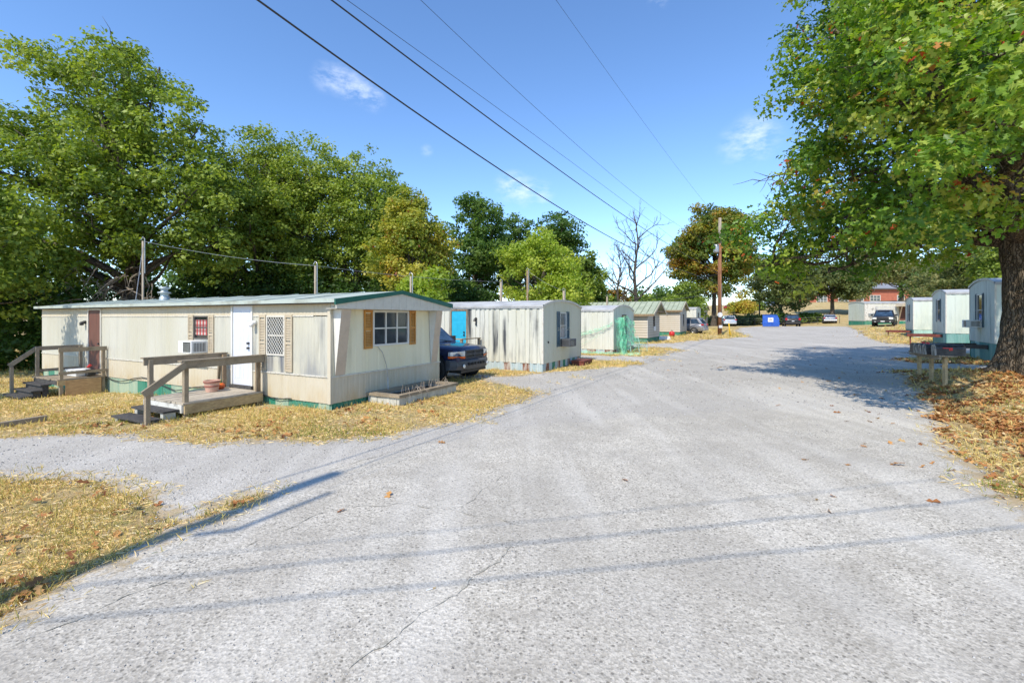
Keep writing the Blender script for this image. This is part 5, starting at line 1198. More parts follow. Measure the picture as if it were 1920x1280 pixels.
# ================================================================== brick building
def school():
    Yb = 128; x0, x1 = (1600-960)/855*Yb, (1790-960)/855*Yb; z = 1.9+(595-570)/855*Yb-.2; bl = thing('brick_building', 'distant red brick building with grey metal roof above the golden bank', 'building', (x0, Yb, 0))
    Wd, H, D = x1-x0, (570-541)/855*Yb+.2, 14.0
    w = W((0, 0, z), (1, 0, 0), (0, -1, 0)); pxm = Yb/855
    wins = [(u0, u1, (570-568.5)/1*pxm*1.0, (570-552)*pxm) for u0, u1 in (((1598+22-1600)*pxm-3, (1620-1600)*pxm-.0), ((1631-1600)*pxm, (1651-1600)*pxm), ((1682-1600)*pxm, (1696-1600)*pxm), ((1722-1600)*pxm, (1742-1600)*pxm))]
    wins[0] = (.4, 2.9, wins[0][2], wins[0][3])
    mb = MB(); ribwall(mb, w, 0, Wd, -1, H, [(a, b_, c_, d_) for a, b_, c_, d_ in wins], 50, 0); mb.build('front_wall', M['brick_far'], bl)
    mb = MB(); mb.box(0, Wd, .35, D, z-1, z+H); mb.build('rear_block', M['brick_far'], bl)
    for a, b_, c_, d_ in wins: window(bl, w, a, b_, c_, d_, 3, 3, 'white_trim', 'glass', t=.14)
    rf = MB(); e = .6; zt2 = z+H; hr = (541-505)*pxm*.9
    vs = [(-e, -e, zt2), (Wd+e, -e, zt2), (Wd+e, D+e, zt2), (-e, D+e, zt2), (5.5, D/2, zt2+hr), (Wd-5.5, D/2, zt2+hr)]
    rf.add(vs, [(0, 1, 5, 4), (1, 2, 5), (2, 3, 4, 5), (3, 0, 4), (3, 2, 1, 0)]); rf.build('roof', M['roof_far'], bl)
    f = MB(); f.box(-e-.1, Wd+e+.1, -e-.12, -e-.02, zt2-.3, zt2+.05); f.build('fascia', M['frame_dark'], bl)
    # lower wing to the left
    w2 = W((-16, -1, z), (1, 0, 0), (0, -1, 0)); mb = MB(); H2 = (570-546)*pxm; ribwall(mb, w2, 0, 16, -1, H2, [(11, 14, .3, 2.6), (5, 8, .3, 2.6)], 50, 0); mb.build('wing_wall', M['brick_far'], bl)
    mb = MB(); mb.box(-16, 0, -.6, 9, z-1, z+H2); mb.build('wing_block', M['brick_far'], bl)
    for a in (5, 11): window(bl, w2, a, a+3, .3, 2.6, 3, 3, 'white_trim', 'glass', t=.14)
    rf = MB(); rf.add([(-16.5, -1.6, z+H2), (.5, -1.6, z+H2), (.5, 9.5, z+H2), (-16.5, 9.5, z+H2), (-12, 4, z+H2+2.6), (-1, 4, z+H2+2.6)], [(0, 1, 5, 4), (1, 2, 5), (2, 3, 4, 5), (3, 0, 4), (3, 2, 1, 0)]); rf.build('wing_roof', M['roof_far'], bl)
school()

# ================================================================== trees
GREEN = leafmat('leaf_green_mix', [(0, (.075, .12, .022)), (.35, (.16, .225, .034)), (.7, (.26, .335, .048)), (1, (.38, .42, .085))], .38)
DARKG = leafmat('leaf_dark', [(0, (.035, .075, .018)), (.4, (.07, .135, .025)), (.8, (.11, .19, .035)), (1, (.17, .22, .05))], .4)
BRIGHT = leafmat('leaf_bright', [(0, (.17, .25, .03)), (.5, (.32, .41, .055)), (1, (.48, .50, .09))], .45)
YELLOW = leafmat('leaf_autumn', [(0, (.17, .23, .035)), (.4, (.36, .37, .06)), (.75, (.52, .44, .08)), (.92, (.48, .25, .06)), (1, (.32, .10, .03))], .42)
ORANGE = leafmat('leaf_orange', [(0, (.07, .11, .018)), (.35, (.16, .20, .03)), (.65, (.28, .26, .04)), (.85, (.40, .23, .04)), (1, (.28, .10, .025))], .4)
OLIVE = leafmat('leaf_olive', [(0, (.08, .115, .035)), (.5, (.18, .21, .065)), (1, (.34, .31, .12))], .4)
OAKL = leafmat('leaf_oak', [(0, (.045, .10, .014)), (.3, (.10, .195, .02)), (.62, (.19, .30, .03)), (.86, (.32, .39, .06)), (.95, (.45, .30, .06)), (1, (.40, .07, .02))], .36, .42)
LITTER = leafmat('leaf_litter', [(0, (.16, .06, .025)), (.35, (.34, .14, .045)), (.65, (.48, .25, .08)), (.85, (.55, .38, .18)), (1, (.62, .50, .32))], .1, .8)
STRAW = leafmat('straw', [(0, (.42, .25, .09)), (.35, (.66, .46, .18)), (.75, (.82, .63, .30)), (.9, (.82, .70, .44)), (1, (.30, .30, .07))], .15, .8)
TURF = leafmat('turf', [(0, (.17, .22, .03)), (.45, (.42, .37, .09)), (1, (.70, .53, .20))], .2, .8)
T_QUAD = (np.array([(-.5, 0, 0), (0, -.32, .06), (.5, 0, -.04), (0, .32, .06)]), np.array([(0, 1, 2), (0, 2, 3)]))
def oak_tpl():
    half = [(0, .02), (.12, .05), (.20, .24), (.30, .09), (.42, .10), (.52, .36), (.60, .12), (.68, .11), (.80, .28), (.84, .09), (1, .0)]
    pts = [(x-.5, y) for x, y in half]+[(x-.5, -y) for x, y in half[-2:0:-1]]
    n = len(half); V = [(x, y, .10*abs(y)*2-.25*(x)**2) for x, y in pts]; F = []
    # strip between mirrored points
    up = list(range(n)); lo = [0]+[len(pts)-k for k in range(1, n-1)]+[n-1]
    for k in range(n-1):
        a, b, c, d = up[k], up[k+1], lo[k+1], lo[k]
        if a == d: F.append((a, b, c))
        elif b == c: F.append((a, b, d))
        else: F += [(a, b, c), (a, c, d)]
    return np.array(V), np.array(F)
T_OAK = oak_tpl()
T_OAK_S = (np.array([(-.5, 0, 0), (-.15, .28, .06), (.0, .09, 0), (.3, .30, .06), (.5, 0, -.06), (.3, -.30, .06), (0, -.09, 0), (-.15, -.28, .06)]), np.array([(0, 2, 1), (0, 6, 2), (0, 7, 6), (2, 4, 3), (2, 6, 4), (6, 5, 4)]))
def scatter(tpl, pos, nrm, size, rs, roll=None):
    T, F = tpl; n = len(pos); nrm = nrm/np.maximum(1e-6, np.linalg.norm(nrm, axis=1, keepdims=True))
    r = rs.randn(n, 3) if roll is None else roll; a = np.cross(nrm, r); a /= np.maximum(1e-6, np.linalg.norm(a, axis=1, keepdims=True)); b = np.cross(nrm, a)
    V = pos[:, None, :]+size[:, None, None]*(T[None, :, 0:1]*a[:, None, :]+T[None, :, 1:2]*b[:, None, :]+T[None, :, 2:3]*nrm[:, None, :])
    FF = F[None]+(np.arange(n)*len(T))[:, None, None]
    return V.reshape(-1, 3), FF.reshape(-1, F.shape[1])
def limb_path(a, b, rs, sagf=.12, n=7):
    a = Vector(a); b = Vector(b); L = (b-a).length; pts = []
    k1 = Vector(rs.randn(3))*L*.06
    for i in range(n+1):
        t = i/n; p_ = a.lerp(b, t); p_.z += L*sagf*math.sin(t*math.pi)*.6; p_ += k1*math.sin(t*math.pi*1.7)+Vector(rs.randn(3))*L*.012*min(1, t*3); pts.append(p_)
    return pts
def tree(name, label, x, y, lobes, mat, nleaf, lsize, seed, trunk=(.3, 4), clump=(.8, 1.3), tpl=T_QUAD, nlimb=14, group='trees around the homes', barkm='bark_grey', tintbase=(.2, .8), dens=1.0, twigs=0, hot=None, bare=0, up=.6, cat='tree', holes=0):
    rs = np.random.RandomState(seed); z0 = gz(x, y); t = thing(name, label, cat, (x, y, z0), 0, group)
    vol = np.array([(l[3]*l[4]*l[5])**(.72) for l in lobes]); vol /= vol.sum(); cr = (clump[0]+clump[1])/2
    ncl = int(dens*sum((l[3]*l[4]+l[3]*l[5]+l[4]*l[5]) for l in lobes)/(cr*cr)*1.5)+4
    idx = rs.choice(len(lobes), ncl, p=vol); d = rs.randn(ncl, 3); d /= np.linalg.norm(d, axis=1, keepdims=True)
    rad = rs.uniform(.35, 1.0, ncl)**.55*(1+.10*rs.randn(ncl)); L_ = np.array(lobes, float)[idx]
    C = L_[:, :3]+d*rad[:, None]*L_[:, 3:6]; C[:, 2] = np.maximum(C[:, 2], .3)
    R_ = rs.uniform(clump[0], clump[1], ncl)
    # trunk and limbs
    tb = MB(); tr, th = trunk
    if tr > 0:
        hgt = max(l[2] for l in lobes); cx = float(np.mean([l[0] for l in lobes])); cy = float(np.mean([l[1] for l in lobes]))
        tp = [Vector((0, 0, -.3)), Vector((0, 0, .1)), Vector((.02*th, 0, th*.3)), Vector((cx*.15, cy*.15, th)), Vector((cx*.6, cy*.6, (th+hgt)*.5)), Vector((cx, cy, hgt))]
        tb.tube(tp, [tr*1.7, tr*1.35, tr*1.05, tr*.85, tr*.5, tr*.12], 12); tb.build('trunk', M[barkm], t, smooth=True)
        lb = MB()
        for k in rs.choice(ncl, min(ncl, nlimb), replace=False):
            c = C[k]; zz = min(max(th*rs.uniform(.6, 1.0), c[2]*.55), hgt*.8); f = max(0, min(1, (zz-th)/(max(.1, hgt-th)))); a = Vector((cx*(.15+.85*f), cy*(.15+.85*f), zz))
            lp_ = limb_path(a, c, rs, -.08 if c[2] < zz else .06); L0 = (Vector(c)-a).length; r0 = min(tr*.55, .03+L0*.022)
            lb.tube(lp_, [max(.008, r0*(1-.88*i/(len(lp_)-1))) for i in range(len(lp_))], 6)
            for q in range(twigs):
                i = rs.randint(2, len(lp_)); b_ = lp_[i]+Vector(rs.randn(3))*L0*.14+Vector((0, 0, .1)); tw = limb_path(lp_[i], b_, rs, .05, 3); lb.tube(tw, [r0*.25, r0*.18, r0*.1, .005], 4)
        lb.build('limbs', M[barkm], t, smooth=True)
    # leaves
    w = R_**2; w /= w.sum(); k = rs.choice(ncl, nleaf, p=w); dd = rs.randn(nleaf, 3); dd /= np.linalg.norm(dd, axis=1, keepdims=True)
    rr = rs.uniform(0, 1, nleaf)**.45; pos = C[k]+dd*(rr*R_[k])[:, None]*np.array([1.05, 1.05, .62])+rs.randn(nleaf, 3)*.05
    pos[:, 2] = np.maximum(pos[:, 2], .05)
    nr = dd*.7+np.array([0, 0, up])+rs.randn(nleaf, 3)*.55
    size = lsize*rs.uniform(.6, 1.35, nleaf); ct = rs.uniform(tintbase[0], tintbase[1], ncl)
    tint = np.clip(ct[k]+rs.randn(nleaf)*.13, 0, .88)
    if hot is not None:       # clumps that have turned colour
        hm = rs.rand(ncl) < hot; tint = np.where(hm[k], np.clip(.86+rs.randn(nleaf)*.1, 0, 1), tint)
        tint = np.where(rs.rand(nleaf) < hot*.12, 1.0, tint)
    V, F = scatter(tpl, pos, nr, size, rs)
    np_mesh('crown', V, F, mat, t, {'tint': np.repeat(tint, len(tpl[0]))}, kind='stuff')
    return t, pos, nr, size, tint
def auto_lobes(hw, z0, z1, seed, n=6, sx=1, top=.55):
    r = random.Random(seed); h = z1-z0; L = [(0, 0, z0+h*.5, hw*.72, hw*.72, h*.42)]
    for k in range(n):
        a = r.uniform(0, 6.28); f = r.uniform(0, 1); z = z0+h*(.2+.62*f); rad = hw*(.62 if f < .5 else .62-.45*(f-.5)*1.4); s_ = hw*r.uniform(.34, .52)
        L.append((math.cos(a)*rad*sx, math.sin(a)*rad, z, s_, s_, s_*r.uniform(.7, 1.0)))
    L.append((r.uniform(-.2, .2)*hw, 0, z1-hw*.32, hw*.4, hw*.4, hw*.32)); return L
def TU(u, Y): return (u-960)/855*Y
def TZ(v, Y): return 1.9+(595-v)/855*Y
# big tree far left
Y = 25; x = TU(262, Y)
tree('broadleaf_tree', 'tallest green tree at far left rising over the first home', x, Y, [(TU(200, Y)-x, 0, 9.5, 5.2, 4.5, 4.6), (TU(120, Y)-x, 1, 12.5, 2.6, 2.6, 2.2), (TU(85, Y)-x, 0, 15.9, 2.0, 1.9, 1.6), (TU(215, Y)-x, 0, 15.3, 2.8, 2.4, 2.3), (TU(305, Y)-x, 0, 12.8, 3.0, 2.6, 2.6), (TU(360, Y)-x, 0, 9.2, 2.6, 2.4, 2.4), (TU(30, Y)-x, -1, 9.5, 3.4, 3, 2.6), (TU(10, Y)-x, -1, 13.0, 1.5, 1.5, 1.0), (TU(60, Y)-x, -2, 5.5, 3.2, 2.5, 2.2), (TU(390, Y)-x, 0, 6.2, 1.9, 1.9, 1.6), (TU(200, Y)-x, -1, 5.6, 2.2, 2, 1.4), (TU(255, Y)-x, -2.2, 8.2, 2.4, 1.2, 1.6), (TU(190, Y)-x, -2, 10.6, 2.2, 1.2, 1.5), (TU(310, Y)-x, -1.8, 6.4, 1.6, 1.0, 1.2)],
     GREEN, 68000, .215, 11, (.36, 5), (.45, .85), nlimb=40, hot=.02, twigs=4, dens=1.0)
x = TU(-70, 19); tree('broadleaf_tree', 'dark green tree cropped by the left edge of the picture', x, 19, auto_lobes(3.4, 1.5, 10.5, 5, 7), GREEN, 16000, .2, 12, (.25, 3), (.6, 1.0), nlimb=14, twigs=2)
spec = [('green tree filling in just right of the tallest tree', 425, 30, 268, 3.2, GREEN, 18000, (.2, .85), None, 1.5), ('green tree between the two big ones left of the yellow tree', 530, 34, 268, 3.6, GREEN, 18000, (.2, .85), None, 1.5),
        ('leafy green tree right behind the first home roof', 478, 31, 236, 4.4, GREEN, 32000, (.25, .92), None, 2.0), ('full green tree between the tall left tree and the yellow one', 590, 33, 258, 4.9, GREEN, 36000, (.3, .95), None, 1.5),
        ('rounded green tree just left of the yellow tree', 672, 34, 278, 4.5, GREEN, 30000, (.2, .9), None, 1.5), ('darker tree shoulder left of the yellow tree', 728, 37, 318, 3.2, GREEN, 15000, (.2, .8), None, 1.5), ('yellow and orange autumn tree behind the first home', 775, 28.5, 356, 2.8, YELLOW, 26000, (.05, .6), .05, 1.0),
        ('dense dark green tree right of the yellow tree', 885, 40, 358, 4.0, DARKG, 24000, (.35, 1.0), None, 1.0), ('dark tree top behind the light green tree, left one', 975, 47, 396, 3.6, DARKG, 13000, (.3, .9), None, 3), ('dark tree with reddish tips behind the light green tree', 1042, 48, 398, 4.2, DARKG, 16000, (.2, .8), .08, 3),
        ('light yellow green tree above the second home', 1005, 32, 424, 3.5, BRIGHT, 22000, (.2, .9), None, 1.0), ('green tree at the right end of the left tree line', 1098, 43, 468, 2.6, GREEN, 12000, (.1, .7), None, 1.0),
        ('small pale green shrubby tree above the green gable', 800, 25, 505, 1.8, BRIGHT, 7000, (.1, .6), None, .2), ('tall orange tipped tree behind the utility pole', 1338, 71, 382, 7.0, ORANGE, 46000, (.1, .75), .09, 2.0),
        ('low green tree left of the orange tipped tree', 1290, 68, 528, 3.0, GREEN, 7000, (.1, .6), None, .3), ('broad dark green tree behind the blue dumpster', 1462, 78, 470, 6.6, OLIVE, 26000, (.0, .55), None, 2.2), ('rounded tree with short thick trunk behind the silver sedan', 1560, 84, 497, 5.2, OLIVE, 22000, (.0, .6), None, 3.2),
        ('sparse olive tree in front of the brick building', 1690, 104, 478, 6.5, OLIVE, 15000, (.4, 1.0), None, 3.2), ('thin pale tree left of the brick building', 1610, 106, 468, 6, OLIVE, 10000, (.3, 1.0), None, 4), ('olive green tree behind the middle right home', 1768, 58, 470, 4.6, OLIVE, 17000, (.2, .9), None, .8), ('green tree behind the nearest right home', 1838, 46, 455, 4.4, OLIVE, 17000, (.1, .8), None, .5), ('leafy tree far right behind the oak trunk', 1925, 40, 430, 4.4, GREEN, 13000, (.1, .7), None, .5),
        ('small yellow tree beyond the silver hatchback', 1383, 96, 562, 3.0, YELLOW, 5000, (.3, .8), .06, .4), ('small green tree left of the lamp post', 1408, 102, 566, 2.6, GREEN, 3500, (.2, .8), None, .4)]
for i, (lab, u, Y, v, hw, m, n, tb_, hot, zb_) in enumerate(spec):
    x = TU(u, Y); zg = gz(x, Y); zt2 = TZ(v, Y)-zg; far = Y > 60
    tree('broadleaf_tree', lab, x, Y, auto_lobes(hw, zb_, zt2, 30+i, 9), m, n, (.20 if Y < 36 else .27) if not far else .40, 50+i, (.16+hw*.03, min(zt2*.35, 3.5)), (.4, .8) if not far else (.85, 1.5), nlimb=16, tintbase=tb_, hot=hot, twigs=2 if Y < 40 else 0, barkm='bark_grey', dens=.95)
# dead pale branches low on the left tree
db = MB(); rs = np.random.RandomState(5)
bx, by = TU(170, 22.5), 22.5
for k in range(34):
    a = Vector((bx+rs.uniform(-3.5, 3.5), by+rs.uniform(-.5, 2), rs.uniform(2.0, 4.5))); e = a+Vector((rs.uniform(-1.6, 1.6), rs.uniform(-.9, .3), rs.uniform(-1.8, -.2))); lp_ = limb_path(a, e, rs, .18, 6)
    db.tube(lp_, [.035, .03, .024, .018, .012, .008, .005], 5)
    for q in range(5): i = rs.randint(1, 6); db.tube(limb_path(lp_[i], lp_[i]+Vector((rs.uniform(-.6, .6), rs.uniform(-.3, .3), rs.uniform(-.7, .15))), rs, .1, 3), [.012, .009, .006, .003], 4)
tag(db.build('dead_branches', M['bark_pale'], None), 'pale tangled dead branches hanging behind the left end of the first home', 'branches')
# woodland understorey along the left, behind homes
def shrub(label, u, Y, v, hw, m, n, seed, cat='shrub', tb_=(.1, .7), nm='shrub', grp='shrubs and bushes'):
    x = TU(u, Y); zt2 = TZ(v, Y)-gz(x, Y); return tree(nm, label, x, Y, [(0, 0, zt2*.45, hw, hw*.7, zt2*.5), (hw*.5, 0, zt2*.4, hw*.6, hw*.6, zt2*.4), (-hw*.5, 0, zt2*.5, hw*.5, hw*.5, zt2*.45)], m, n, .2 if Y < 40 else .36, seed, (.06, zt2*.4), (.35, .7) if Y < 40 else (.6, 1.0), nlimb=8, group=grp, tintbase=tb_, cat=cat)
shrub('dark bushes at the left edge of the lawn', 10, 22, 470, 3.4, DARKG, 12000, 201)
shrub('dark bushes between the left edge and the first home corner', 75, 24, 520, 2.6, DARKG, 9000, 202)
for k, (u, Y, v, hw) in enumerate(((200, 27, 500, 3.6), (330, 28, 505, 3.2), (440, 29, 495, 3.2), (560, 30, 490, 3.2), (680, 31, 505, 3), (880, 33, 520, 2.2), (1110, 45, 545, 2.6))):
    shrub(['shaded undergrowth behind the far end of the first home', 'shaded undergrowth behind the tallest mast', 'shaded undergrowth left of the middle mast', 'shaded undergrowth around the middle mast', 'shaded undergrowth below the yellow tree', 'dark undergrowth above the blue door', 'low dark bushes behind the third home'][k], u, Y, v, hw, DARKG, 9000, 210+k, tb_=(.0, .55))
shrub('orange brown bush below the small bare tree', 1157, 50, 540, 1.9, ORANGE, 5000, 221, tb_=(.6, .95))
shrub('green bushes left of the orange tipped tree', 1255, 62, 545, 4.2, GREEN, 6000, 222)
shrub('hedge bushes right of the silver hatchback', 1400, 78, 592, 3.6, OLIVE, 6000, 223, tb_=(0, .6))
shrub('low bushes behind the blue dumpster', 1465, 76, 588, 3.2, DARKG, 5000, 224)
shrub('green bush between black SUV and silver sedan', 1518, 77, 588, 2.2, GREEN, 5000, 225)
shrub('brownish hedge left of the silver hatchback', 1345, 77, 592, 2.0, OLIVE, 3000, 226, tb_=(.1, .7))
# trees beyond everything, closing the horizon
for k, (u, Y, v, hw) in enumerate(((1230, 105, 552, 8), (1480, 175, 560, 12), (60, 60, 380, 9), (420, 62, 430, 9), (760, 66, 470, 9), (1840, 90, 500, 9), (1780, 95, 505, 8))):
    x = TU(u, Y); zt2 = TZ(v, Y)-gz(x, Y); tree('broadleaf_tree', ['distant tree low behind the bare trees', 'distant tree beyond the raised car park', 'tree deep in the wood behind the tall left tree', 'tree deep in the wood behind the middle mast', 'tree deep in the wood behind the yellow tree', 'distant tree right of the brick building', 'distant tree close to the brick building corner'][k], x, Y, auto_lobes(hw, .5, zt2, 300+k, 7), DARKG, 7000, .6, 310+k, (.3, 3), (1.2, 2.2), nlimb=6)
# bare trees
def bare_tree(label, u, Y, v, seed, spread):
    x = TU(u, Y); z0 = gz(x, Y); H = TZ(v, Y)-z0; rs = np.random.RandomState(seed); t = thing('bare_tree', label, 'tree', (x, Y, z0), 0, 'bare trees')
    tb = MB(); tp = [Vector((0, 0, -.3))]+[Vector((.18*math.sin(k*1.3)*k*.25, .1*math.cos(k), H*k/8)) for k in range(1, 9)]; tb.tube(tp, [H*.02*(1-.9*k/8) for k in range(9)], 8); tb.build('trunk', M['bark_grey'], t, smooth=True)
    lb = MB()
    def grow(a, d, L, r, depth):
        pts = [a]; dd = d.normalized()
        for i in range(5): dd = (dd+Vector(rs.randn(3))*.16+Vector((0, 0, .10))).normalized(); pts.append(pts[-1]+dd*L/5)
        lb.tube(pts, [r*(1-.6*i/5) for i in range(6)], 5 if depth < 2 else 4)
        if depth < 3:
            for q in range(4 if depth == 0 else 3): i = rs.randint(1, 6); grow(pts[i], (dd+Vector(rs.randn(3))*.75).normalized(), L*.5, r*.45, depth+1)
    for k in range(13):
        f = .28+.65*k/13; a = Vector((0, 0, 0)); i = f*8; a = tp[int(i)].lerp(tp[min(8, int(i)+1)], i-int(i)); ang = k*2.4+rs.rand(); grow(a, Vector((math.cos(ang)*spread, math.sin(ang)*spread, .75)), H*(.42-.28*f)*rs.uniform(.8, 1.2), H*.009*(1.1-f*.7), 0)
    lb.build('branches', M['bark_grey'], t); return t
bare_tree('large leafless grey tree against the sky left of the utility pole', 1192, 48, 396, 3, 1.0)
bare_tree('small slim leafless tree left of the large bare one', 1160, 47, 458, 8, .6)
# small tree outside the left edge that shades the far end of home 1
tree('broadleaf_tree', 'slender young tree just outside the left edge shading the first home', -16.4, 10.7, [(0, 0, 3.6, .85, .85, 1.5), (0, 0, 5.4, .75, .75, 1.0), (.25, .2, 6.6, .3, .3, .7), (-.35, 0, 6.4, .25, .25, .9), (-.6, .3, 2.6, .6, .6, .8), (1.2, -.6, 5.6, .22, .22, .9)], GREEN, 9000, .14, 400, (.07, 1.5), (.25, .45), nlimb=10)

# ---------------- the big oak on the right
OX, OY = 13.32, 11.65; OZ = gz(OX, OY)
OAKFILL = [(TU(u, Y_), Y_, TZ(v, Y_), a, c) for u, Y_, v, a, c in ((1450, 13, 480, 1.0, .55), (1535, 13, 500, 1.1, .6), (1500, 13, 525, .5, .3), (1620, 13.5, 480, 1.2, .6), (1720, 13.5, 470, 1.2, .6), (1810, 12.6, 440, 1.0, .5), (1800, 9, 330, 1.0, .8), (1890, 8.6, 170, 1.4, 1.1), (1770, 8.6, 190, 1.3, 1.1), (1790, 9.3, 330, 1.2, .9), (1345, 13.5, 470, .62, .32), (1395, 13.5, 455, .6, .4), (1402, 13.5, 405, .4, .3), (1550, 11.5, 60, 1.2, 1.1), (1535, 12, 200, 1.2, 1.1), (1520, 12, 330, 1.15, 1.0), (1480, 12.5, 420, 1.0, .7), (1600, 10, 110, 1.5, 1.2), (1600, 10.5, 290, 1.4, 1.1), (1700, 9.5, 120, 1.5, 1.2), (1690, 10, 400, 1.3, .8), (1820, 8, 40, 1.6, 1.2), (1815, 6.6, 225, .8, .5), (1880, 7.2, 260, .9, .5), (1745, 7.3, 130, 1.0, .7), (1850, 7.6, 90, 1.0, .8), (1700, 8.2, 60, 1.0, .8), (1900, 6.4, 120, .8, .5), (1790, 7.6, 400, .7, .4), (1850, 10, 400, .9, .5), (1780, 10.2, 420, .8, .4), (1905, 10, 380, .8, .5), (1640, 9, 20, 1.5, 1.0))]
def oak():
    rs = np.random.RandomState(77)
    lobes = [(.3, 0, 9.5, 5.0, 4.9, 4.8), (-3.4, .9, 7.0, 2.1, 2.1, 1.8), (-3.9, 1.8, 4.6, 1.6, 1.6, .9), (-3.0, -1.0, 9.6, 2.6, 2.6, 2.2), (-4.6, 0.2, 8.4, 1.5, 1.8, 1.8), (-1.5, -3.4, 8.0, 2.8, 2.2, 1.9), (-4.2, -3.0, 6.0, 1.5, 1.5, 1.1), (-5.4, -2.0, 8.4, 1.3, 1.3, 1.2),
             (-2.6, 3.4, 4.3, 2.0, 2.0, 1.0), (-.8, 4.6, 5.6, 2.6, 2.2, 1.6), (-1.2, 2.6, 13.0, 3.6, 3.4, 2.4), (3.5, 2.6, 8.5, 3.4, 3.4, 3.0), (3.2, -2.5, 8.0, 3.2, 3, 2.6), (0, 0, 14.4, 3, 3, 2), (-2.8, -.4, 4.9, 1.3, 1.3, .7), (-1.5, 2.2, 3.9, 1.3, 1.3, .6), (-3.2, 1.0, 12.0, 2.2, 2.2, 1.6)]
    for wx, wy, wz, a, c in OAKFILL: lobes.append((wx-OX, wy-OY, wz-OZ, a, a, c))
    t, pos, nr, size, tint = tree('oak_tree', 'big spreading oak with thick dark trunk over the right side of the lane', OX, OY, lobes, OAKL, 98000, .145, 88, (0, 4), (.34, .72), T_OAK_S, tintbase=(.08, .95), hot=.032, dens=.62, group='trees around the homes', up=.5)
    # trunk with flared ridged foot
    rings = []; prof = [(-.4, .86), (0, .78), (.15, .71), (.45, .60), (.9, .55), (1.6, .52), (2.6, .50), (3.8, .48), (5.0, .45), (6.5, .39), (8.5, .32), (11, .2), (14, .06)]
    n = 72
    for z, r_ in prof:
        fl = max(0, 1-z/1.1) if z < 1.1 else 0; lean = Vector((-.03*z if z > 3 else 0, .02*z, 0))
        rings.append([Vector((math.cos(a)*r_*(1+fl*.22*math.sin(a*5+1)+.03*math.sin(a*9)+.015*math.sin(a*23+z*2)), math.sin(a)*r_*(1+fl*.22*math.sin(a*5+1)+.03*math.sin(a*9)+.015*math.sin(a*23+z*2)), z))+lean for a in [2*math.pi*k/n for k in range(n)]])
    mb = MB()
    # subdivide between rings
    fine = []
    for i in range(len(rings)-1):
        for q in range(5):
            f = q/5; ring = [a.lerp(b_, f) for a, b_ in zip(rings[i], rings[i+1])]
            z = ring[0].z; out_ = []
            for k, p_ in enumerate(ring):
                c = Vector((0, 0, p_.z)); d = (p_-c); a = 2*math.pi*k/n; nz = noise.noise(Vector((math.cos(a)*6, math.sin(a)*6, p_.z*1.1)))*.045+noise.noise(Vector((math.cos(a)*13, math.sin(a)*13, p_.z*2.0)))*.03
                out_.append(c+d*(1+nz/max(.3, d.length)*1.0))
            fine.append(out_)
    mb.loft(fine); mb.build('trunk', M['bark_oak'], t, smooth=True)
    lb = MB()
    for k, l in enumerate(lobes):
        if k in (0,) or (k > 17 and k % 2): continue
        zs = min(3.6+.35*k % 3.5, l[2]*.75) if l[2] < 7 else min(8.5, l[2]*.55); a = Vector((-.02*zs, .02*zs, max(3.3, zs))); e = Vector(l[:3]); L0 = (e-a).length
        lp_ = limb_path(a, e, rs, .16 if e.z < 7 else .05, 9); r0 = .05+.022*L0
        lb.tube(lp_, [max(.02, r0*(1-.85*i/9)) for i in range(10)], 10)
        for q in range(9):
            i = rs.randint(3, 10); d = Vector(rs.randn(3)); d.z = abs(d.z)*.4-.1; e2 = lp_[i]+d.normalized()*rs.uniform(.8, 2.0); tw = limb_path(lp_[i], e2, rs, .08, 5); lb.tube(tw, [r0*.28, r0*.22, r0*.17, r0*.12, .012, .006], 5)
            for w_ in range(4): j = rs.randint(1, 6); d2 = Vector(rs.randn(3)).normalized()*rs.uniform(.3, .7); lb.tube(limb_path(tw[j], tw[j]+d2, rs, .05, 3), [.010, .008, .005, .003], 4)
    # the bare hanging twigs at the left tip and bottom
    for a, e in (((-4.8, 1.0, 5.6), (-6.2, 1.9, 5.3)), ((-4.8, 1.2, 5.8), (-6.1, 1.7, 4.6)), ((-3.2, 3.2, 4.4), (-3.4, 3.0, 2.75))):
        lp_ = limb_path(a, e, rs, .1, 7); lb.tube(lp_, [.035, .03, .026, .022, .017, .013, .009, .005], 6)
        for q in range(6): i = rs.randint(1, 7); lb.tube(limb_path(lp_[i], lp_[i]+Vector(rs.randn(3))*.35, rs, .05, 3), [.012, .009, .006, .003], 4)
    lb.build('limbs', M['bark_oak'], t, smooth=True)
    # the leaves nearest the viewer as single pieces
    base = np.array([OX, OY, OZ]); rel = pos+base-np.array([0, 0, 1.9]); vis = (rel[:, 1] > 1) & (np.abs(rel[:, 0]/rel[:, 1]) < 1.12) & (rel[:, 2]/rel[:, 1] < .69)
    dist = np.linalg.norm(rel, axis=1)+np.where(vis, 0, 100); ids = np.argsort(dist)[:260]; me_by = []
    for q, tv in enumerate((.35, .55, .7, .85)):
        V, F = T_OAK; me = bpy.data.meshes.new('leaf'); me.from_pydata([tuple(v) for v in V], [], [tuple(f) for f in F.tolist()]); at = me.attributes.new('tint', 'FLOAT', 'POINT'); at.data.foreach_set('value', np.full(len(V), tv, np.float32)); me.materials.append(OAKL); me_by.append(me)
    for q, i in enumerate(ids):
        lo_ = bpy.data.objects.new('leaf', me_by[q % 4]); COL.objects.link(lo_); lo_.parent = t; lo_.location = Vector(pos[i])+Vector(rs.randn(3))*.06; lo_.rotation_euler = Vector(nr[i]).to_track_quat('Z', 'Y').to_euler(); lo_.rotation_euler.rotate_axis('Z', rs.rand()*6.28); lo_.scale = (.2,)*3
    return t
oak_t = oak()

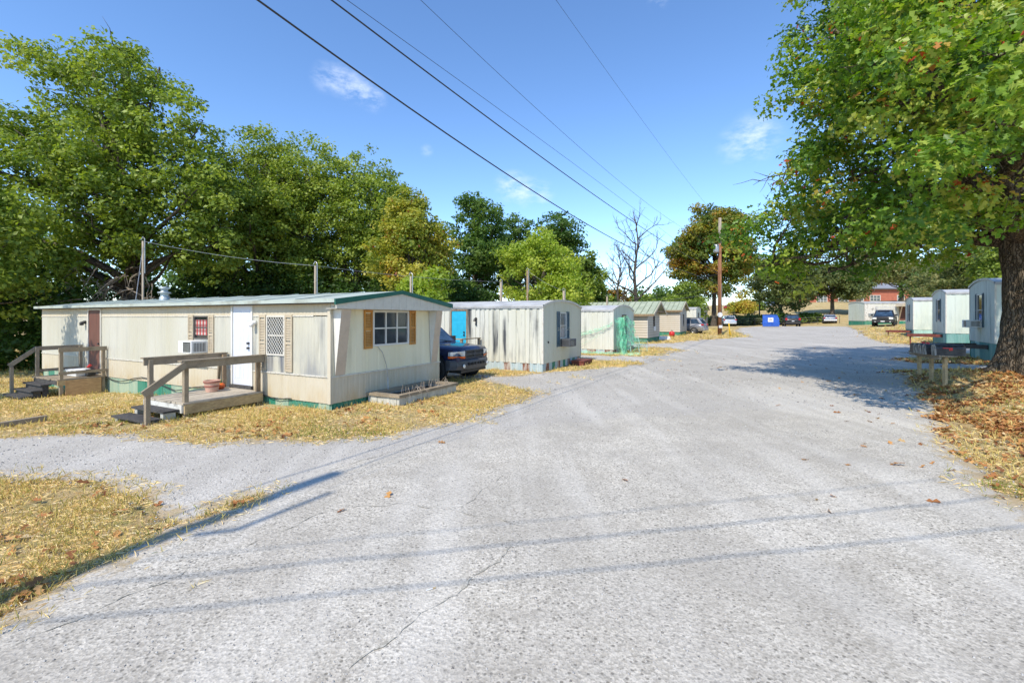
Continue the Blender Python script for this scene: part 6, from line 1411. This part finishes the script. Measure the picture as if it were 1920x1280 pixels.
# ================================================================== ground cover
def polar_pts(n, rs, r0, r1, a0, a1, p=0.0):
    r = np.exp(rs.uniform(math.log(r0), math.log(r1), n)); a = rs.uniform(R(a0), R(a1), n); return r*np.sin(a), r*np.cos(a)
BLADE = (np.array([(-.05, 0, 0), (.05, 0, 0), (.015, .12, .55), (0, .45, 1.0)]), np.array([(0, 1, 2), (0, 2, 3)]))
STALK = (np.array([(-.5, -.012, 0), (-.5, .012, 0), (0, .02, .10), (.5, .0, .02)]), np.array([(0, 2, 1), (0, 3, 2)]))
def footprint(x, y):          # under homes
    m = np.zeros(x.shape, bool)
    for hx, hy, ph, W_, L_, sg in ((-3.7, 9.3, 27.3, 3.7, 14.15, 1), (1.075, 15.85, 28.1, 3.9, 14.2, 1), (5.24, 23.6, 30, 3.9, 13, 1), (17.7, 16.7, 33, 3.15, 13, -1), (23.6, 24.8, 33, 3.15, 13, -1)):
        c, s_ = math.sin(R(ph)), math.cos(R(ph)); dx_, dy_ = x-hx, y-hy; lx_ = dx_*c+dy_*s_; ly_ = (-dx_*s_+dy_*c)*sg; m |= (lx_ > -.0) & (lx_ < W_) & (ly_ > 0) & (ly_ < L_)
    return m
def gheight(x, y, road_=False): return g(x, y)+.012*fnoise(x, y, 3, 11)*np.clip(np.hypot(x, y)/4, .2, 1)+(.022 if road_ else 0)
def w0(x, y): return .866*x-.5*y
def grass():
    rs = np.random.RandomState(21)
    x, y = polar_pts(760000, rs, 3.0, 62, -52, 52); s_ = road_sd(x, y); drift = (s_ < 0) & (w0(x, y) < -3.5) & (s_ > -2.6) & (fnoise(x, y, 1.9, 41) > .75) & (rs.rand(len(x)) < .30); drift |= (s_ < 0) & (s_ > -.35) & (rs.rand(len(x)) < .16); keep = ((s_ > -.03) | drift) & ~footprint(x, y)
    dens = np.clip(.55+.5*fnoise(x, y, 2.4, 9), .10, 1); keep &= rs.rand(len(x)) < dens; x, y, s_ = x[keep], y[keep], s_[keep]
    d = np.hypot(x, y); n = len(x); lie = rs.rand(n) < .62
    green = (fnoise(x, y, 1.6, 31)+.3*rs.randn(n)) > .8
    w = .866*x-.5*y; shade = (w > 1.5)
    for nm, sel, tpl, mat_, lab in (('dry_straw', lie & ~(shade & (rs.rand(n) < .45)), STALK, STRAW, 'flattened dry straw coloured grass on the verges and lawns'), ('grass', ~lie & ~(shade & (rs.rand(n) < .3)), BLADE, TURF, 'short half green half dry grass on the verges and lawns')):
        i = np.where(sel)[0]; m_ = len(i); pos = np.column_stack([x[i], y[i], gheight(x[i], y[i])+.004+np.where(s_[i] < -.03, .024, 0)]); sc = (.045+.0045*d[i])*rs.uniform(.6, 1.4, m_)
        if tpl is STALK: nr = np.column_stack([rs.randn(m_)*.25, rs.randn(m_)*.25, np.ones(m_)]); sc = sc*1.15; tint = np.clip(.55+.2*rs.randn(m_)+.18*fnoise(x[i], y[i], .9, 5), 0, .92)
        else:
            nr = np.column_stack([rs.randn(m_)*.35, rs.randn(m_)*.35, np.ones(m_)]); tint = np.where(green[i], rs.uniform(0, .45, m_), rs.uniform(.5, 1, m_))
            tpl_v = tpl; sc = sc*.8
        V, F = scatter(tpl, pos, nr, sc, rs); o_ = np_mesh(nm, V, F, mat_, None, {'tint': np.repeat(tint, len(tpl[0]))}, kind='stuff'); tag(o_, lab, 'grass')
grass()
def litter():
    rs = np.random.RandomState(5); tpl = T_OAK_S
    x, y = polar_pts(170000, rs, 4.2, 62, 30, 54); s_ = road_sd(x, y); d = np.hypot(x, y); off = np.hypot(x-OX, y-OY)
    pk = np.clip(1.15-off/13, .08, 1)*(.2+.8*(fnoise(x, y, 2.2, 8) > .0))*np.clip((d-6.0)/3.5, .10, 1); keep = (s_ > -.05) & (rs.rand(len(x)) < pk*np.where(d > 20, .9, .42)) & ~footprint(x, y)
    kr = (s_ <= -.05) & (s_ > -4) & (rs.rand(len(x)) < .004*np.exp(s_*.9)*np.where(d > 9, 1, .25))
    xl, yl = polar_pts(26000, rs, 3.2, 14, -54, -8); sl_ = road_sd(xl, yl); kl = (sl_ > 0) & (rs.rand(len(xl)) < np.where(fnoise(xl, yl, 2.2, 17) > .35, .22, .02)) & ~footprint(xl, yl)
    xr, yr = polar_pts(2600, rs, 4, 60, -30, 45); sr = road_sd(xr, yr); km = (sr < -.3) & (rs.rand(len(xr)) < np.where(np.hypot(xr, yr) > 14, .10, .002))
    X = np.concatenate([x[keep], x[kr], xl[kl], xr[km]]); Y_ = np.concatenate([y[keep], y[kr], yl[kl], yr[km]]); rd_ = np.concatenate([np.zeros(keep.sum()), np.ones(kr.sum()), np.zeros(kl.sum()), np.ones(km.sum())])
    n = len(X); pos = np.column_stack([X, Y_, gheight(X, Y_)+.022*rd_+rs.uniform(.012, .05, n)*np.where(rd_ > 0, .3, 1)+np.where((np.hypot(X, Y_) > 30) & (rd_ > 0), .03, 0)])
    nr = np.column_stack([rs.randn(n)*.4, rs.randn(n)*.4, np.ones(n)]); sz = rs.uniform(.055, .115, n)*np.clip(1+np.hypot(X, Y_)/60, 1, 1.6)
    V, F = scatter(tpl, pos, nr, sz, rs); tint = np.clip(.45+.25*rs.randn(n), 0, 1); o_ = np_mesh('leaf_litter', V, F, LITTER, None, {'tint': np.repeat(tint, len(tpl[0]))}, kind='stuff'); tag(o_, 'brown and orange fallen leaves lying under the oak and on the verges', 'leaves')
litter()
# single fallen leaves that show on the bare road
for u, v, sz, tv, lab in ((1683, 877, .20, .5, 'curled orange brown leaf on the road right of centre'), (640, 962, .1, .2, 'small dark brown leaf on the asphalt near the seam'), (828, 834, .13, .55, 'reddish leaf on the asphalt below the first home'), (1172, 903, .10, .3, 'small brown leaf left of the middle of the road'), (1620, 841, .11, .45, 'brown leaf on the asphalt near the oak shadow')):
    x, y = P(u, v); V, F = T_OAK; me = bpy.data.meshes.new('fallen_leaf'); me.from_pydata([tuple(a) for a in V], [], [tuple(f) for f in F.tolist()]); at = me.attributes.new('tint', 'FLOAT', 'POINT'); at.data.foreach_set('value', np.full(len(V), tv, np.float32)); me.materials.append(LITTER)
    o_ = bpy.data.objects.new('fallen_leaf', me); COL.objects.link(o_); o_.location = (x, y, float(gheight(x, y, True))+sz*.12); o_.rotation_euler = (.25, .15, u % 6); o_.scale = (sz,)*3; tag(o_, lab, 'leaf', 'single leaves on the road')
x, y = P(808, 1112); b = MB(); b.tube([(-.035, 0, 0), (.012, 0, 0)], .004, 8); b2 = thing('cigarette_end', 'white and tan cigarette end on the asphalt', 'litter', (x, y, float(gheight(x, y, True))+.006), .5); b.build('paper', M['plate'], b2); b = MB(); b.tube([(.0125, 0, 0), (.035, 0, 0)], .0042, 8); b.build('filter', M['wood_tan'], b2)
# loose stones on the gravel and asphalt
def stones():
    rs = np.random.RandomState(9); x, y = polar_pts(60000, rs, 2.0, 30, -54, 52); s_ = road_sd(x, y); a_ = sdf(ASPH, x, y); k = (s_ < .15) & (rs.rand(len(x)) < np.where(a_ > 0, .85, .22)); x, y = x[k], y[k]; n = len(x)
    T = (np.array([(1, 0, 0), (-.3, .9, 0), (-.7, -.7, 0), (0, 0, .9), (.1, .05, -.6)]), np.array([(0, 1, 3), (1, 2, 3), (2, 0, 3), (1, 0, 4), (2, 1, 4), (0, 2, 4)]))
    pos = np.column_stack([x, y, gheight(x, y, True)]); nr = np.column_stack([rs.randn(n)*.3, rs.randn(n)*.3, np.ones(n)]); sz = rs.uniform(.25, 1, n)**2*.016*np.clip(np.hypot(x, y)/7, .7, 2.2)
    sm_ = leafmat('stone_mix', [(0, (.16, .15, .14)), (.4, (.36, .35, .34)), (1, (.50, .49, .46))], .0, .9); V, F = scatter(T, pos, nr, sz, rs); o_ = np_mesh('loose_gravel', V, F, sm_, None, {'tint': np.repeat(rs.rand(n), 5)}, kind='stuff'); tag(o_, 'loose limestone chips scattered over the road', 'gravel')
stones()
